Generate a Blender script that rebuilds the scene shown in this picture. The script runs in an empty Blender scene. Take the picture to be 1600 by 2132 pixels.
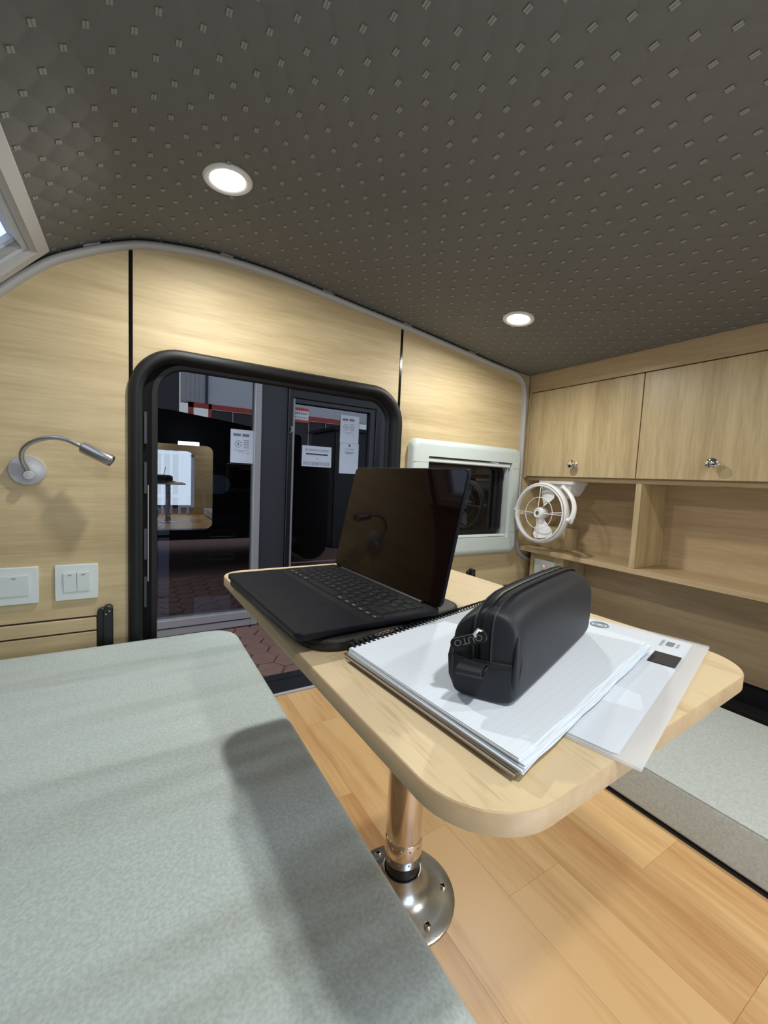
import bpy, bmesh, math, random
from mathutils import Matrix, Vector
random.seed(7)
C = bpy.context.scene.collection
K = 0.72                                  # camera height above the floor (m)
cos, sin, PI = math.cos, math.sin, math.pi

# ------------------------------------------------------------------ camera
def cam_axes(y, p, r):
    cy, sy, cp, sp = cos(y), sin(y), cos(p), sin(p)
    f = Vector((sy*cp, cy*cp, -sp)); ri = Vector((cy, -sy, 0)); up = ri.cross(f)
    return ri*cos(r)+up*sin(r), -ri*sin(r)+up*cos(r), f
ri, up, fw = cam_axes(*[math.radians(a) for a in (31.21161342, 4.59766133, 2.70312615)])
cd = bpy.data.cameras.new('camera'); cam = bpy.data.objects.new('camera', cd); C.objects.link(cam)
m = Matrix.Identity(4)
for i, v in enumerate((ri, up, -fw)):
    for j in range(3): m[j][i] = v[j]
m[2][3] = K
cam.matrix_world = m
cd.sensor_fit = 'HORIZONTAL'; cd.sensor_width = 36; cd.lens = 866.582/1600*36
cd.clip_start = 0.01; cd.clip_end = 200
sc = bpy.context.scene; sc.camera = cam

# ------------------------------------------------------------------ world, lights, exposure
w = bpy.data.worlds.new('world'); sc.world = w; w.use_nodes = True
bg = w.node_tree.nodes['Background']; bg.inputs[0].default_value = (.80, .88, 1, 1); bg.inputs[1].default_value = 1.9
vs = sc.view_settings; vs.view_transform = 'Standard'; vs.look = 'None'; vs.gamma = 1; vs.use_curve_mapping = False
vs.exposure = 0.0
LAMP_W = 4.7
def area(name, loc, size, power, color, rot=(0, 0, 0), shape='DISK', sy=None, spread=2.98):
    l = bpy.data.lights.new(name, 'AREA'); l.shape = shape; l.size = size; l.energy = power; l.color = color; l.spread = spread
    if sy: l.size_y = sy
    o = bpy.data.objects.new(name, l); C.objects.link(o); o.location = loc; o.rotation_euler = rot; return o
# two unseen lamps added behind the camera, mirroring the visible downlights
area('added_lamp_light', (.177, -.16, K+.618), .06, LAMP_W, (1, .99, .93))
area('added_lamp_light', (1.11, -.16, K+.542), .06, LAMP_W, (1, .99, .93))
# daylight coming in at the open door behind the camera
area('doorway_daylight', (.45, -.56, .62), .70, 6.5, (.72, .85, 1), (PI/2, 0, 0), 'RECTANGLE', .95, PI)

# ------------------------------------------------------------------ materials
def newmat(name):
    m = bpy.data.materials.new(name); m.use_nodes = True
    nt = m.node_tree; return m, nt, nt.nodes['Principled BSDF']
def N(nt, t, **kw):
    n = nt.nodes.new(t)
    for k, v in kw.items(): setattr(n, k, v)
    return n
def plain(name, col, rough=.5, metal=0, coat=0, emis=None, es=0, bump=0, bscale=200, mottle=0, mscale=6, trans=0, alpha=1, ior=None, spec=None):
    m, nt, b = newmat(name); L = nt.links
    b.inputs['Base Color'].default_value = (*col, 1); b.inputs['Roughness'].default_value = rough
    b.inputs['Metallic'].default_value = metal; b.inputs['Coat Weight'].default_value = coat
    b.inputs['Transmission Weight'].default_value = trans; b.inputs['Alpha'].default_value = alpha
    if ior: b.inputs['IOR'].default_value = ior
    if spec is not None: b.inputs['Specular IOR Level'].default_value = spec
    if emis: b.inputs['Emission Color'].default_value = (*emis, 1); b.inputs['Emission Strength'].default_value = es
    tc = N(nt, 'ShaderNodeTexCoord')
    if bump:
        n = N(nt, 'ShaderNodeTexNoise'); n.inputs['Scale'].default_value = bscale; n.inputs['Detail'].default_value = 3
        bp = N(nt, 'ShaderNodeBump'); bp.inputs['Strength'].default_value = bump; bp.inputs['Distance'].default_value = .002
        L.new(tc.outputs['Object'], n.inputs['Vector']); L.new(n.outputs['Fac'], bp.inputs['Height']); L.new(bp.outputs[0], b.inputs['Normal'])
    n2 = N(nt, 'ShaderNodeTexNoise'); n2.inputs['Scale'].default_value = mscale; n2.inputs['Detail'].default_value = 4
    mx = N(nt, 'ShaderNodeMix', data_type='RGBA', blend_type='MIX')
    mx.inputs[6].default_value = tuple(c*(1-mottle) for c in col)+(1,); mx.inputs[7].default_value = tuple(min(1, c*(1+mottle)) for c in col)+(1,)
    L.new(tc.outputs['Object'], n2.inputs['Vector']); L.new(n2.outputs['Fac'], mx.inputs[0]); L.new(mx.outputs[2], b.inputs['Base Color'])
    return m
def wood(name, c1, c2, axis, rough=.45, scale=1.0, fine=.5, rnd=0.0, coat=0):
    """straight-grained wood foil; axis = direction of the grain"""
    m, nt, b = newmat(name); L = nt.links
    tc = N(nt, 'ShaderNodeTexCoord'); mp = N(nt, 'ShaderNodeMapping')
    s = [14*scale]*3; s['xyz'.index(axis)] = 1.1*scale
    mp.inputs['Scale'].default_value = s
    L.new(tc.outputs['Object'], mp.inputs['Vector'])
    vec = mp.outputs[0]
    oi = N(nt, 'ShaderNodeObjectInfo')
    if rnd:
        ad = N(nt, 'ShaderNodeVectorMath', operation='ADD'); sc_ = N(nt, 'ShaderNodeVectorMath', operation='SCALE')
        cb = N(nt, 'ShaderNodeCombineXYZ'); L.new(oi.outputs['Random'], cb.inputs[0]); L.new(oi.outputs['Random'], cb.inputs[1])
        L.new(cb.outputs[0], sc_.inputs[0]); sc_.inputs['Scale'].default_value = 37
        L.new(mp.outputs[0], ad.inputs[0]); L.new(sc_.outputs[0], ad.inputs[1]); vec = ad.outputs[0]
    a = N(nt, 'ShaderNodeTexNoise'); a.inputs['Scale'].default_value = 1.2; a.inputs['Detail'].default_value = 5; a.inputs['Distortion'].default_value = .6
    f = N(nt, 'ShaderNodeTexNoise'); f.inputs['Scale'].default_value = 9; f.inputs['Detail'].default_value = 3
    L.new(vec, a.inputs['Vector']); L.new(vec, f.inputs['Vector'])
    mm = N(nt, 'ShaderNodeMath', operation='MULTIPLY'); mm.inputs[1].default_value = fine; L.new(f.outputs['Fac'], mm.inputs[0])
    ad2 = N(nt, 'ShaderNodeMath', operation='ADD'); L.new(a.outputs['Fac'], ad2.inputs[0]); L.new(mm.outputs[0], ad2.inputs[1])
    last = ad2.outputs[0]
    if rnd:
        r2 = N(nt, 'ShaderNodeMath', operation='MULTIPLY_ADD'); L.new(oi.outputs['Random'], r2.inputs[0]); r2.inputs[1].default_value = rnd; L.new(last, r2.inputs[2]); last = r2.outputs[0]
    cr = N(nt, 'ShaderNodeValToRGB'); L.new(last, cr.inputs[0])
    cr.color_ramp.elements[0].position = .35+fine*.3+rnd*.3; cr.color_ramp.elements[1].position = .65+fine*.65+rnd*.6
    cr.color_ramp.elements[0].color = (*c1, 1); cr.color_ramp.elements[1].color = (*c2, 1)
    L.new(cr.outputs[0], b.inputs['Base Color']); b.inputs['Roughness'].default_value = rough; b.inputs['Coat Weight'].default_value = coat
    bp = N(nt, 'ShaderNodeBump'); bp.inputs['Strength'].default_value = .12; bp.inputs['Distance'].default_value = .001
    L.new(f.outputs['Fac'], bp.inputs['Height']); L.new(bp.outputs[0], b.inputs['Normal'])
    return m
def glassy(name, tint, refl, rough=0.0, glint=(1, 1, 1)):
    """thin pane: part mirror, part tinted see-through"""
    m, nt, b = newmat(name); nt.nodes.remove(b); L = nt.links
    t = N(nt, 'ShaderNodeBsdfTransparent'); t.inputs[0].default_value = (*tint, 1)
    g = N(nt, 'ShaderNodeBsdfGlossy'); g.inputs['Roughness'].default_value = rough; g.inputs[0].default_value = (*glint, 1)
    lw = N(nt, 'ShaderNodeLayerWeight'); lw.inputs['Blend'].default_value = .5
    fr = N(nt, 'ShaderNodeMath', operation='POWER'); fr.inputs[1].default_value = 4; L.new(lw.outputs['Facing'], fr.inputs[0])
    ad = N(nt, 'ShaderNodeMath', operation='MULTIPLY_ADD', use_clamp=True); ad.inputs[1].default_value = .6; ad.inputs[2].default_value = refl+.03; L.new(fr.outputs[0], ad.inputs[0])
    mx = N(nt, 'ShaderNodeMixShader'); L.new(ad.outputs[0], mx.inputs[0]); L.new(t.outputs[0], mx.inputs[1]); L.new(g.outputs[0], mx.inputs[2])
    L.new(mx.outputs[0], nt.nodes['Material Output'].inputs[0]); return m

OAK1, OAK2 = (.365, .272, .138), (.55, .435, .25)
M = dict(
 wall=wood('oak_wall_panel', (.44, .335, .175), (.66, .53, .32), 'x', .55, 1, .45),
 cab=wood('oak_cabinet_vertical', OAK1, OAK2, 'z', .38, 1.4, .5),
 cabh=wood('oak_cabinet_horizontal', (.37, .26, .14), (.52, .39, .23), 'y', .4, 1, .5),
 table=wood('oak_table_top', (.54, .40, .22), (.70, .56, .35), 'y', .45, 2.6, 1.1),
 tedge=wood('oak_table_edging', (.42, .29, .16), (.55, .40, .24), 'y', .45, 1, .5),
 floor=wood('laminate_floor', (.50, .26, .10), (.70, .45, .21), 'y', .36, .8, .5, .35),
 ceil=plain('quilted_grey_fabric', (.150, .150, .144), .8, bump=.25, bscale=500, mottle=.08, mscale=4),
 stitch=plain('stitched_patch', (.27, .27, .26), .6),
 trim=plain('grey_trim', (.42, .42, .425), .45),
 caulk=plain('white_sealant', (.66, .60, .53), .6),
 black=plain('black_plastic', (.008, .009, .011), .38),
 rubber=plain('black_rubber', (.006, .0065, .008), .5, spec=.35),
 blackgl=plain('black_gloss_strip', (.006, .006, .007), .12, metal=.3),
 white=plain('white_plastic', (.56, .63, .62), .4),
 whitef=plain('white_fan_plastic', (.74, .74, .74), .3),
 whitesw=plain('white_switch_plastic', (.66, .72, .72), .35),
 chrome=plain('chrome', (.78, .76, .78), .08, metal=1),
 steel=plain('brushed_steel', (.50, .52, .52), .28, metal=1, bump=.05, bscale=300),
 satin=plain('satin_nickel', (.50, .49, .48), .3, metal=.9),
 lampdisc=plain('pale_grey_lamp_disc', (.50, .51, .53), .35, metal=.2),
 lap=plain('midnight_aluminium', (.0045, .006, .011), .5, metal=0, spec=.2),
 key=plain('black_key', (.005, .006, .009), .55, spec=.3),
 legend=plain('key_legend', (.16, .18, .21), .5),
 screen=plain('dark_screen_glass', (.007, .0015, .001), .04, spec=.22),
 sleeve=plain('black_neoprene', (.010, .011, .012), .55, bump=.3, bscale=600),
 case=plain('black_soft_leatherette', (.014, .017, .023), .5, bump=.12, spec=.4, bscale=900),
 caseseam=plain('black_seam', (.006, .007, .008), .7, spec=.25),
 paper=plain('white_paper', (.74, .81, .90), .7, mottle=.02),
 card=plain('brown_card', (.32, .26, .20), .8),
 ink=plain('grey_ink', (.22, .23, .25), .7),
 inkblack=plain('dark_label', (.03, .027, .03), .6),
 red=plain('red_paint', (.50, .07, .06), .5),
 pink=plain('pink_leather', (.62, .42, .34), .6),
 led=plain('red_indicator', (.8, .1, .1), .4, emis=(1, .12, .12), es=2.5),
 darkplug=plain('dark_slot', (.05, .05, .06), .5),
 slate=plain('slate_grey_metal', (.045, .048, .056), .45, metal=.2),
 alu=plain('aluminium_profile', (.42, .42, .43), .4, metal=.3),
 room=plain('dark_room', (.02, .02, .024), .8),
 paver=plain('red_brown_paver', (.23, .13, .105), .8, mottle=.25, mscale=14, bump=.5, bscale=60),
 joint=plain('paver_joint', (.06, .045, .04), .9),
 pale=plain('pale_blue_wall', (.62, .68, .76), .7),
 darkwin=plain('dark_window', (.02, .02, .024), .2),
 shell=plain('black_caravan_shell', (.008, .008, .01), .35),
 lens=plain('lamp_lens', (.9, .9, .85), .4, emis=(1, .99, .94), es=9),
 mat=plain('black_mat', (.006, .006, .007), .55),
 blindsheet=plain('grey_blind_slat', (.55, .58, .62), .5),
)
M['glass'] = glassy('shop_glass', (.55, .57, .62), .13)
M['winglass'] = glassy('caravan_window_glass', (.10, .11, .13), .02)
M['sky_pane'] = glassy('skylight_pane', (.85, .9, 1), .03)
def milky(name):
    m, nt, b = newmat(name); L = nt.links
    t = N(nt, 'ShaderNodeBsdfTransparent'); mx = N(nt, 'ShaderNodeMixShader'); mx.inputs[0].default_value = .38
    b.inputs['Base Color'].default_value = (.88, .90, .94, 1); b.inputs['Roughness'].default_value = .25
    L.new(t.outputs[0], mx.inputs[1]); L.new(b.outputs[0], mx.inputs[2]); L.new(mx.outputs[0], nt.nodes['Material Output'].inputs[0]); return m
M['clear'] = milky('clear_plastic')
# cushion fabric: brushed pale green-grey cloth with soft creases
def cushion_mat(name, col, crease=.5):
    m, nt, b = newmat(name); L = nt.links
    tc = N(nt, 'ShaderNodeTexCoord')
    mp = N(nt, 'ShaderNodeMapping'); mp.inputs['Scale'].default_value = (1.0, 4.6, 1.0); mp.inputs['Rotation'].default_value = (0, 0, -.25)
    n = N(nt, 'ShaderNodeTexNoise'); n.inputs['Scale'].default_value = 1.1; n.inputs['Detail'].default_value = 2
    f = N(nt, 'ShaderNodeTexNoise'); f.inputs['Scale'].default_value = 700; f.inputs['Detail'].default_value = 2
    g = N(nt, 'ShaderNodeTexNoise'); g.inputs['Scale'].default_value = 240; g.inputs['Detail'].default_value = 5
    L.new(tc.outputs['Object'], mp.inputs[0]); L.new(mp.outputs[0], n.inputs['Vector'])
    L.new(tc.outputs['Object'], f.inputs['Vector']); L.new(tc.outputs['Object'], g.inputs['Vector'])
    b1 = N(nt, 'ShaderNodeBump'); b1.inputs['Strength'].default_value = crease; b1.inputs['Distance'].default_value = .08
    b2 = N(nt, 'ShaderNodeBump'); b2.inputs['Strength'].default_value = .35; b2.inputs['Distance'].default_value = .001
    L.new(n.outputs['Fac'], b1.inputs['Height']); L.new(f.outputs['Fac'], b2.inputs['Height']); L.new(b1.outputs[0], b2.inputs['Normal']); L.new(b2.outputs[0], b.inputs['Normal'])
    cr = N(nt, 'ShaderNodeValToRGB'); L.new(g.outputs['Fac'], cr.inputs[0]); cr.color_ramp.elements[0].position = .35; cr.color_ramp.elements[1].position = .65
    cr.color_ramp.elements[0].color = tuple(c*.88 for c in col)+(1,); cr.color_ramp.elements[1].color = tuple(min(1, c*1.1) for c in col)+(1,)
    L.new(cr.outputs[0], b.inputs['Base Color']); b.inputs['Roughness'].default_value = .85; b.inputs['Sheen Weight'].default_value = .25
    return m
M['bed'] = cushion_mat('pale_grey_green_cloth', (.50, .575, .555), 1.0)
M['bench'] = cushion_mat('grey_cloth', (.48, .52, .50), .10)
# ruled note paper
def ruled():
    m, nt, b = newmat('ruled_paper'); L = nt.links
    tc = N(nt, 'ShaderNodeTexCoord'); sp = N(nt, 'ShaderNodeSeparateXYZ'); L.new(tc.outputs['Object'], sp.inputs[0])
    fr = N(nt, 'ShaderNodeMath', operation='MULTIPLY'); fr.inputs[1].default_value = 1/.0075; L.new(sp.outputs[1], fr.inputs[0])
    f2 = N(nt, 'ShaderNodeMath', operation='FRACT'); L.new(fr.outputs[0], f2.inputs[0])
    lt = N(nt, 'ShaderNodeMath', operation='LESS_THAN'); lt.inputs[1].default_value = .07; L.new(f2.outputs[0], lt.inputs[0])
    mx = N(nt, 'ShaderNodeMix', data_type='RGBA'); mx.inputs[6].default_value = (.74, .81, .90, 1); mx.inputs[7].default_value = (.68, .75, .85, 1)
    L.new(lt.outputs[0], mx.inputs[0]); L.new(mx.outputs[2], b.inputs['Base Color']); b.inputs['Roughness'].default_value = .7
    return m
M['ruled'] = ruled()

# ------------------------------------------------------------------ object helpers
INV = {}
def thing(name, label, cat, loc=(0, 0, 0), rz=0, group=None, kind=None, M4=None):
    o = bpy.data.objects.new(name, None); C.objects.link(o); o.empty_display_size = .05
    mw = M4 if M4 else Matrix.Translation(Vector(loc)) @ Matrix.Rotation(rz, 4, 'Z')
    o.matrix_world = mw; INV[o.name] = mw.inverted()
    if label: o['label'] = label
    if cat: o['category'] = cat
    if group: o['group'] = group
    if kind: o['kind'] = kind
    return o
def tag(o, label=None, cat=None, group=None, kind=None):
    for k, v in (('label', label), ('category', cat), ('group', group), ('kind', kind)):
        if v: o[k] = v
    return o
class MB:
    def __init__(s): s.v = []; s.f = []
    def add(s, v, f):
        b = len(s.v); s.v += [tuple(p) for p in v]; s.f += [tuple(i+b for i in q) for q in f]; return s
    def box(s, x0, x1, y0, y1, z0, z1):
        return s.add([(x, y, z) for x in (x0, x1) for y in (y0, y1) for z in (z0, z1)],
            [(0, 1, 3, 2), (4, 6, 7, 5), (0, 4, 5, 1), (2, 3, 7, 6), (0, 2, 6, 4), (1, 5, 7, 3)])
    def loft(s, loops, cap0=True, cap1=True, closed=True):
        n = len(loops[0]); v = [p for l in loops for p in l]; f = []
        for i in range(len(loops)-1):
            for j in range(n if closed else n-1):
                a, b_ = i*n+j, i*n+(j+1) % n; f.append((a, b_, b_+n, a+n))
        if cap0: f.append(tuple(range(n-1, -1, -1)))
        if cap1: f.append(tuple(range((len(loops)-1)*n, len(loops)*n)))
        return s.add(v, f)
    def rl(s, a0, a1, b0, b1, r, prof, n=6, plane='xy', cap0=True, cap1=True):
        """rounded-rectangle loft: prof = [(inset, level), ...]"""
        loops = []
        for d, z in prof:
            rr = max(r-d, .0003); A0, A1, B0, B1 = a0+d, a1-d, b0+d, b1-d; l = []
            for cx, cy, t0 in ((A1-rr, B1-rr, 0), (A0+rr, B1-rr, 1), (A0+rr, B0+rr, 2), (A1-rr, B0+rr, 3)):
                for k in range(n+1):
                    t = (t0+k/n)*PI/2; l.append((cx+rr*cos(t), cy+rr*sin(t)))
            loops.append([{'xy': (p, q, z), 'xz': (p, z, q), 'yz': (z, p, q)}[plane] for p, q in l])
        return s.loft(loops, cap0, cap1)
    def poly(s, out, prof, cap0=True, cap1=True):
        """extrude an xy outline with insets along vertex normals"""
        n = len(out); nor = []
        for i in range(n):
            a, b_ = Vector(out[i-1]), Vector(out[(i+1) % n]); d = (b_-a).normalized(); nor.append(Vector((-d.y, d.x)))
        return s.loft([[(out[i][0]+nor[i].x*d, out[i][1]+nor[i].y*d, z) for i in range(n)] for d, z in prof], cap0, cap1)
    def tube(s, pts, r, n=8, caps=True, closed=False, flat=1.0):
        pts = [Vector(p) for p in pts]; m_ = len(pts); rr = r if isinstance(r, (list, tuple)) else [r]*m_
        loops = []; ref = None
        for i, p in enumerate(pts):
            if closed: t = (pts[(i+1) % m_]-pts[i-1]).normalized()
            else: t = (pts[min(i+1, m_-1)]-pts[max(i-1, 0)]).normalized()
            if ref is None: ref = t.orthogonal().normalized()
            ref = (ref-t*ref.dot(t)).normalized(); bi = t.cross(ref)
            loops.append([tuple(p+ref*cos(2*PI*k/n)*rr[i]*flat+bi*sin(2*PI*k/n)*rr[i]) for k in range(n)])
        if closed: loops.append(loops[0]); return s.loft(loops, False, False)
        return s.loft(loops, caps, caps)
    def lathe(s, prof, n=24, org=(0, 0, 0), axis=(0, 0, 1), cap0=True, cap1=True):
        ax = Vector(axis).normalized(); u = ax.orthogonal().normalized(); v_ = ax.cross(u); o = Vector(org)
        return s.loft([[tuple(o+ax*z+(u*cos(2*PI*k/n)+v_*sin(2*PI*k/n))*max(r, .0001)) for k in range(n)] for r, z in prof], cap0, cap1)
    def xf(s, mat):
        s.v = [tuple(mat @ Vector(p)) for p in s.v]; return s
    def build(s, name, mat, parent=None, local=False, smooth=None, bevel=0, seg=2):
        v = s.v; root = parent
        if parent is not None:
            while root.parent is not None: root = root.parent
            if not local and root.name in INV:
                iv = INV[root.name]; v = [iv @ Vector(p) for p in v]
        me = bpy.data.meshes.new(name); me.from_pydata([tuple(p) for p in v], [], s.f)
        bm = bmesh.new(); bm.from_mesh(me)
        bmesh.ops.recalc_face_normals(bm, faces=bm.faces)
        if bevel: bmesh.ops.bevel(bm, geom=[e for e in bm.edges], offset=bevel, segments=seg, affect='EDGES', clamp_overlap=True)
        bm.to_mesh(me); bm.free()
        me.materials.append(mat)
        if smooth is None: smooth = 35
        if smooth:
            for p in me.polygons: p.use_smooth = True
            me.set_sharp_from_angle(angle=math.radians(smooth))
        o = bpy.data.objects.new(name, me); C.objects.link(o)
        if parent is not None: o.parent = parent
        return o
def z(v): return v+K
def holed(name, outer, holes, y0, y1, mat, parent=None):
    """a flat sheet in the xz plane with holes, y0..y1 thick"""
    cu = bpy.data.curves.new(name, 'CURVE'); cu.dimensions = '2D'; cu.fill_mode = 'BOTH'; cu.extrude = abs(y1-y0)/2
    for lp in [outer]+holes:
        sp = cu.splines.new('POLY'); sp.points.add(len(lp)-1); sp.use_cyclic_u = True
        for i, (a, b) in enumerate(lp): sp.points[i].co = (a, b, 0, 1)
    o = bpy.data.objects.new(name, cu); C.objects.link(o)
    me = bpy.data.meshes.new_from_object(o.evaluated_get(bpy.context.evaluated_depsgraph_get()))
    bpy.data.objects.remove(o)
    yc = (y0+y1)/2
    v = [(p.co.x, yc-p.co.z, p.co.y) for p in me.vertices]; f = [tuple(q.vertices) for q in me.polygons]
    bm_ = MB(); bm_.add(v, f); o = bm_.build(name, mat, parent, smooth=0)
    return o
def rrpts(x0, x1, z0, z1, r, n=8):
    l = []
    for cx, cy, t0 in ((x1-r, z1-r, 0), (x0+r, z1-r, 1), (x0+r, z0+r, 2), (x1-r, z0+r, 3)):
        for k in range(n+1):
            t = (t0+k/n)*PI/2; l.append((cx+r*cos(t), cy+r*sin(t)))
    return l
def text_mesh(txt, size, depth=.0003, align='CENTER'):
    cu = bpy.data.curves.new('t', 'FONT'); cu.body = txt; cu.size = size; cu.align_x = align; cu.align_y = 'CENTER'; cu.extrude = depth; cu.resolution_u = 2
    o = bpy.data.objects.new('t', cu); C.objects.link(o)
    me = bpy.data.meshes.new_from_object(o.evaluated_get(bpy.context.evaluated_depsgraph_get())); bpy.data.objects.remove(o)
    b = MB(); b.add([tuple(v.co) for v in me.vertices], [tuple(p.vertices) for p in me.polygons]); return b

# ------------------------------------------------------------------ roof
PR = [(-.66, -.72), (-.655, -.40), (-.62, -.12), (-.545, .07), (-.43, .235), (-.34, .338), (-.268, .420), (-.228, .462), (-.178, .507), (-.12, .543), (-.06, .575), (.015, .605), (.107, .622), (.207, .631), (.346, .630),
      (.503, .618), (.681, .599), (.885, .579), (1.123, .551), (1.342, .524), (1.463, .511), (1.58, .503), (1.90, .495)]
def catmull(P, step):
    out = []
    for i in range(len(P)-1):
        p0, p1, p2, p3 = P[max(i-1, 0)], P[i], P[i+1], P[min(i+2, len(P)-1)]
        n = max(1, int(math.dist(p1, p2)/step))
        for k in range(n):
            t = k/n
            out.append(tuple(.5*((2*p1[a])+(-p0[a]+p2[a])*t+(2*p0[a]-5*p1[a]+4*p2[a]-p3[a])*t*t+(-p0[a]+3*p1[a]-3*p2[a]+p3[a])*t**3) for a in (0, 1)))
    out.append(P[-1]); return out
def roofz(x):
    for a, b in zip(RP, RP[1:]):
        if a[0] <= x <= b[0]: return a[1]+(b[1]-a[1])*(x-a[0])/max(b[0]-a[0], 1e-9)
    return RP[-1][1]
RP = catmull(PR, .0045)
SKY = (-.43, -.174, .42, 1.305)          # skylight: x0, x1, y0, y1 (outer frame)
YW, YB = 1.351, -.50                     # door-side wall, opposite wall
def quilt(x, y):
    u = (x-.306)/.0276; v = (y-.541)/.0375
    a, b = (u+v)/2, (u-v)/2
    w_ = .75+.25*sin(3.1*x+1.3)*sin(2.3*y+.4) + .7*max(0, .10-x)
    if min(math.hypot(x-.177, y-1.010), math.hypot(x-1.105, y-1.015)) < .058: return 0
    return .0030*w_*(abs(sin(PI*a))*abs(sin(PI*b)))**.33
ny = int((YW-YB)/.0055); vs_, fs_ = [], []
for i, (x, zz) in enumerate(RP):
    a, b = RP[max(i-1, 0)], RP[min(i+1, len(RP)-1)]; t = Vector((b[0]-a[0], 0, b[1]-a[1])).normalized(); nx, nz = t.z, -t.x
    arc = x if x > -.25 else -.25-(RP[0][0]*0+(abs(zz-.44)*1.0))
    for j in range(ny+1):
        y = YB+(YW-YB)*j/ny; q = quilt(arc, y)
        vs_.append((x+nx*q, y, z(zz)+nz*q))
for i in range(len(RP)-1):
    for j in range(ny):
        x = (RP[i][0]+RP[i+1][0])/2; y = YB+(YW-YB)*(j+.5)/ny
        if SKY[0]+.03 < x < SKY[1]-.02 and SKY[2]+.03 < y < SKY[3]-.03: continue
        k = i*(ny+1)+j; fs_.append((k, k+1, k+ny+2, k+ny+1))
b = MB(); b.add(vs_, fs_); ceiling = b.build('ceiling', M['ceil'], smooth=80); tag(ceiling, 'quilted dark grey fabric ceiling curving over the caravan', kind='structure')
# stitched light patches at the quilting nodes
b = MB()
for i in range(-40, 48):
    for j in range(-29, 23):
        if (i+j) % 2: continue
        x, y = .306+.0276*i, .541+.0375*j
        if not (-.42 < x < 1.57 and YB+.01 < y < YW-.012): continue
        if x < SKY[1]+.006 and SKY[2]-.01 < y < SKY[3]+.02: continue
        if any(math.hypot(x-a, y-c) < .054 for a, c in ((.177, 1.01), (1.105, 1.015))): continue
        s_ = (roofz(x+.004)-roofz(x-.004))/.008
        for sx in (-1, 1):                              # each patch is two satin bars
            x0, x1 = (x-.0039, x-.0003) if sx < 0 else (x+.0003, x+.0039)
            h0, h1 = z(roofz(x))+s_*(x0-x)-.0020, z(roofz(x))+s_*(x1-x)-.0020
            dz = -.0006
            v = [(x0, y-.0056, h0), (x1, y-.0056, h1), (x1, y+.0056, h1), (x0, y+.0056, h0)]
            b.add(v+[(p[0], p[1], p[2]+dz) for p in v], [(4, 5, 6, 7), (0, 1, 5, 4), (1, 2, 6, 5), (2, 3, 7, 6), (3, 0, 4, 7)])
tag(b.build('stitched_patch', M['stitch'], ceiling, smooth=0), kind='stuff')
# outer skin of the roof, keeps daylight out
b = MB(); R2 = [p for p in catmull(PR, .03)]
for i in range(len(R2)-1):
    (x0, a0), (x1, a1) = R2[i], R2[i+1]
    xm = (x0+x1)/2
    if SKY[0]+.02 < xm < SKY[1]-.02: ys = [(YB-.06, SKY[2]+.03), (SKY[3]-.02, YW+.05)]
    else: ys = [(YB-.06, YW+.05)]
    for y0, y1 in ys:
        def off(k):
            a, c = R2[max(k-1, 0)], R2[min(k+1, len(R2)-1)]; t = Vector((c[0]-a[0], c[1]-a[1])).normalized(); return (R2[k][0]-t.y*.035, R2[k][1]+t.x*.035)
        p, q = off(i), off(i+1)
        b.add([(p[0], y0, z(p[1])), (q[0], y0, z(q[1])), (q[0], y1, z(q[1])), (p[0], y1, z(p[1]))], [(0, 1, 2, 3)])
roof_outer = b.build('ceiling_outer_skin', M['shell'], ceiling)

# ------------------------------------------------------------------ side wall with door and window holes
def topline(x0, x1, d=.004):
    return [(x, z(a)+d) for x, a in RP if x0 < x < x1][::4]
def zr(x): return z(roofz(x))+.004
DOOR = rrpts(.020, .841, z(-.76), z(.302), .105)
WIN = rrpts(.975, 1.475, z(-.25), z(.10), .02)
wall = thing('wall_side', 'pale oak panelled wall with the door and window', None, (.4, YW, 0), kind='structure')
b0 = [(x, z(a)+.004) for x, a in RP if x < -.008][::4]
holed('wood_panel', [(-.66, 0)]+b0+[(-.008, zr(-.008)), (-.008, 0)], [], YW, YW+.02, M['wall'], wall)
mid = topline(-.001, .857)
holed('wood_panel', [(-.001, z(.20)), (-.001, zr(-.001))]+mid+[(.857, zr(.857)), (.857, z(.20))]+
      [(x, a) for x, a in rrpts(.020, .841, z(-.76), z(.302), .105)[:18] if a > z(.20)], [], YW, YW+.02, M['wall'], wall)
rg = topline(.866, 1.90)
holed('wood_panel', [(.866, 0), (.866, zr(.866))]+rg+[(1.90, zr(1.9)), (1.90, 0)], [WIN], YW, YW+.02, M['wall'], wall)
for x in (-.0045, .8615):
    b = MB(); b.box(x-.0045, x+.0045, YW-.0025, YW+.015, z(.18), zr(x)-.02)
    b.build('seam_strip', M['blackgl'], wall, bevel=.0008)
for xa, xb in ((-.008, .022), (.838, .866)):
    b = MB(); b.box(xa, xb, YW+.001, YW+.02, 0, z(.21)); b.build('door_post', M['black'], wall)
# black outside skin (seen mirrored in the shop glass)
allr = [(x-.0, z(a)+.03) for x, a in RP][::6]
holed('outer_skin', [(-.69, -.12)]+[(-.69, 0)]+allr+[(1.93, z(.5)), (1.93, -.12)], [rrpts(.022, .839, .005, z(.302), .105), WIN], YW+.0205, YW+.045, M['shell'], wall)

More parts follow.
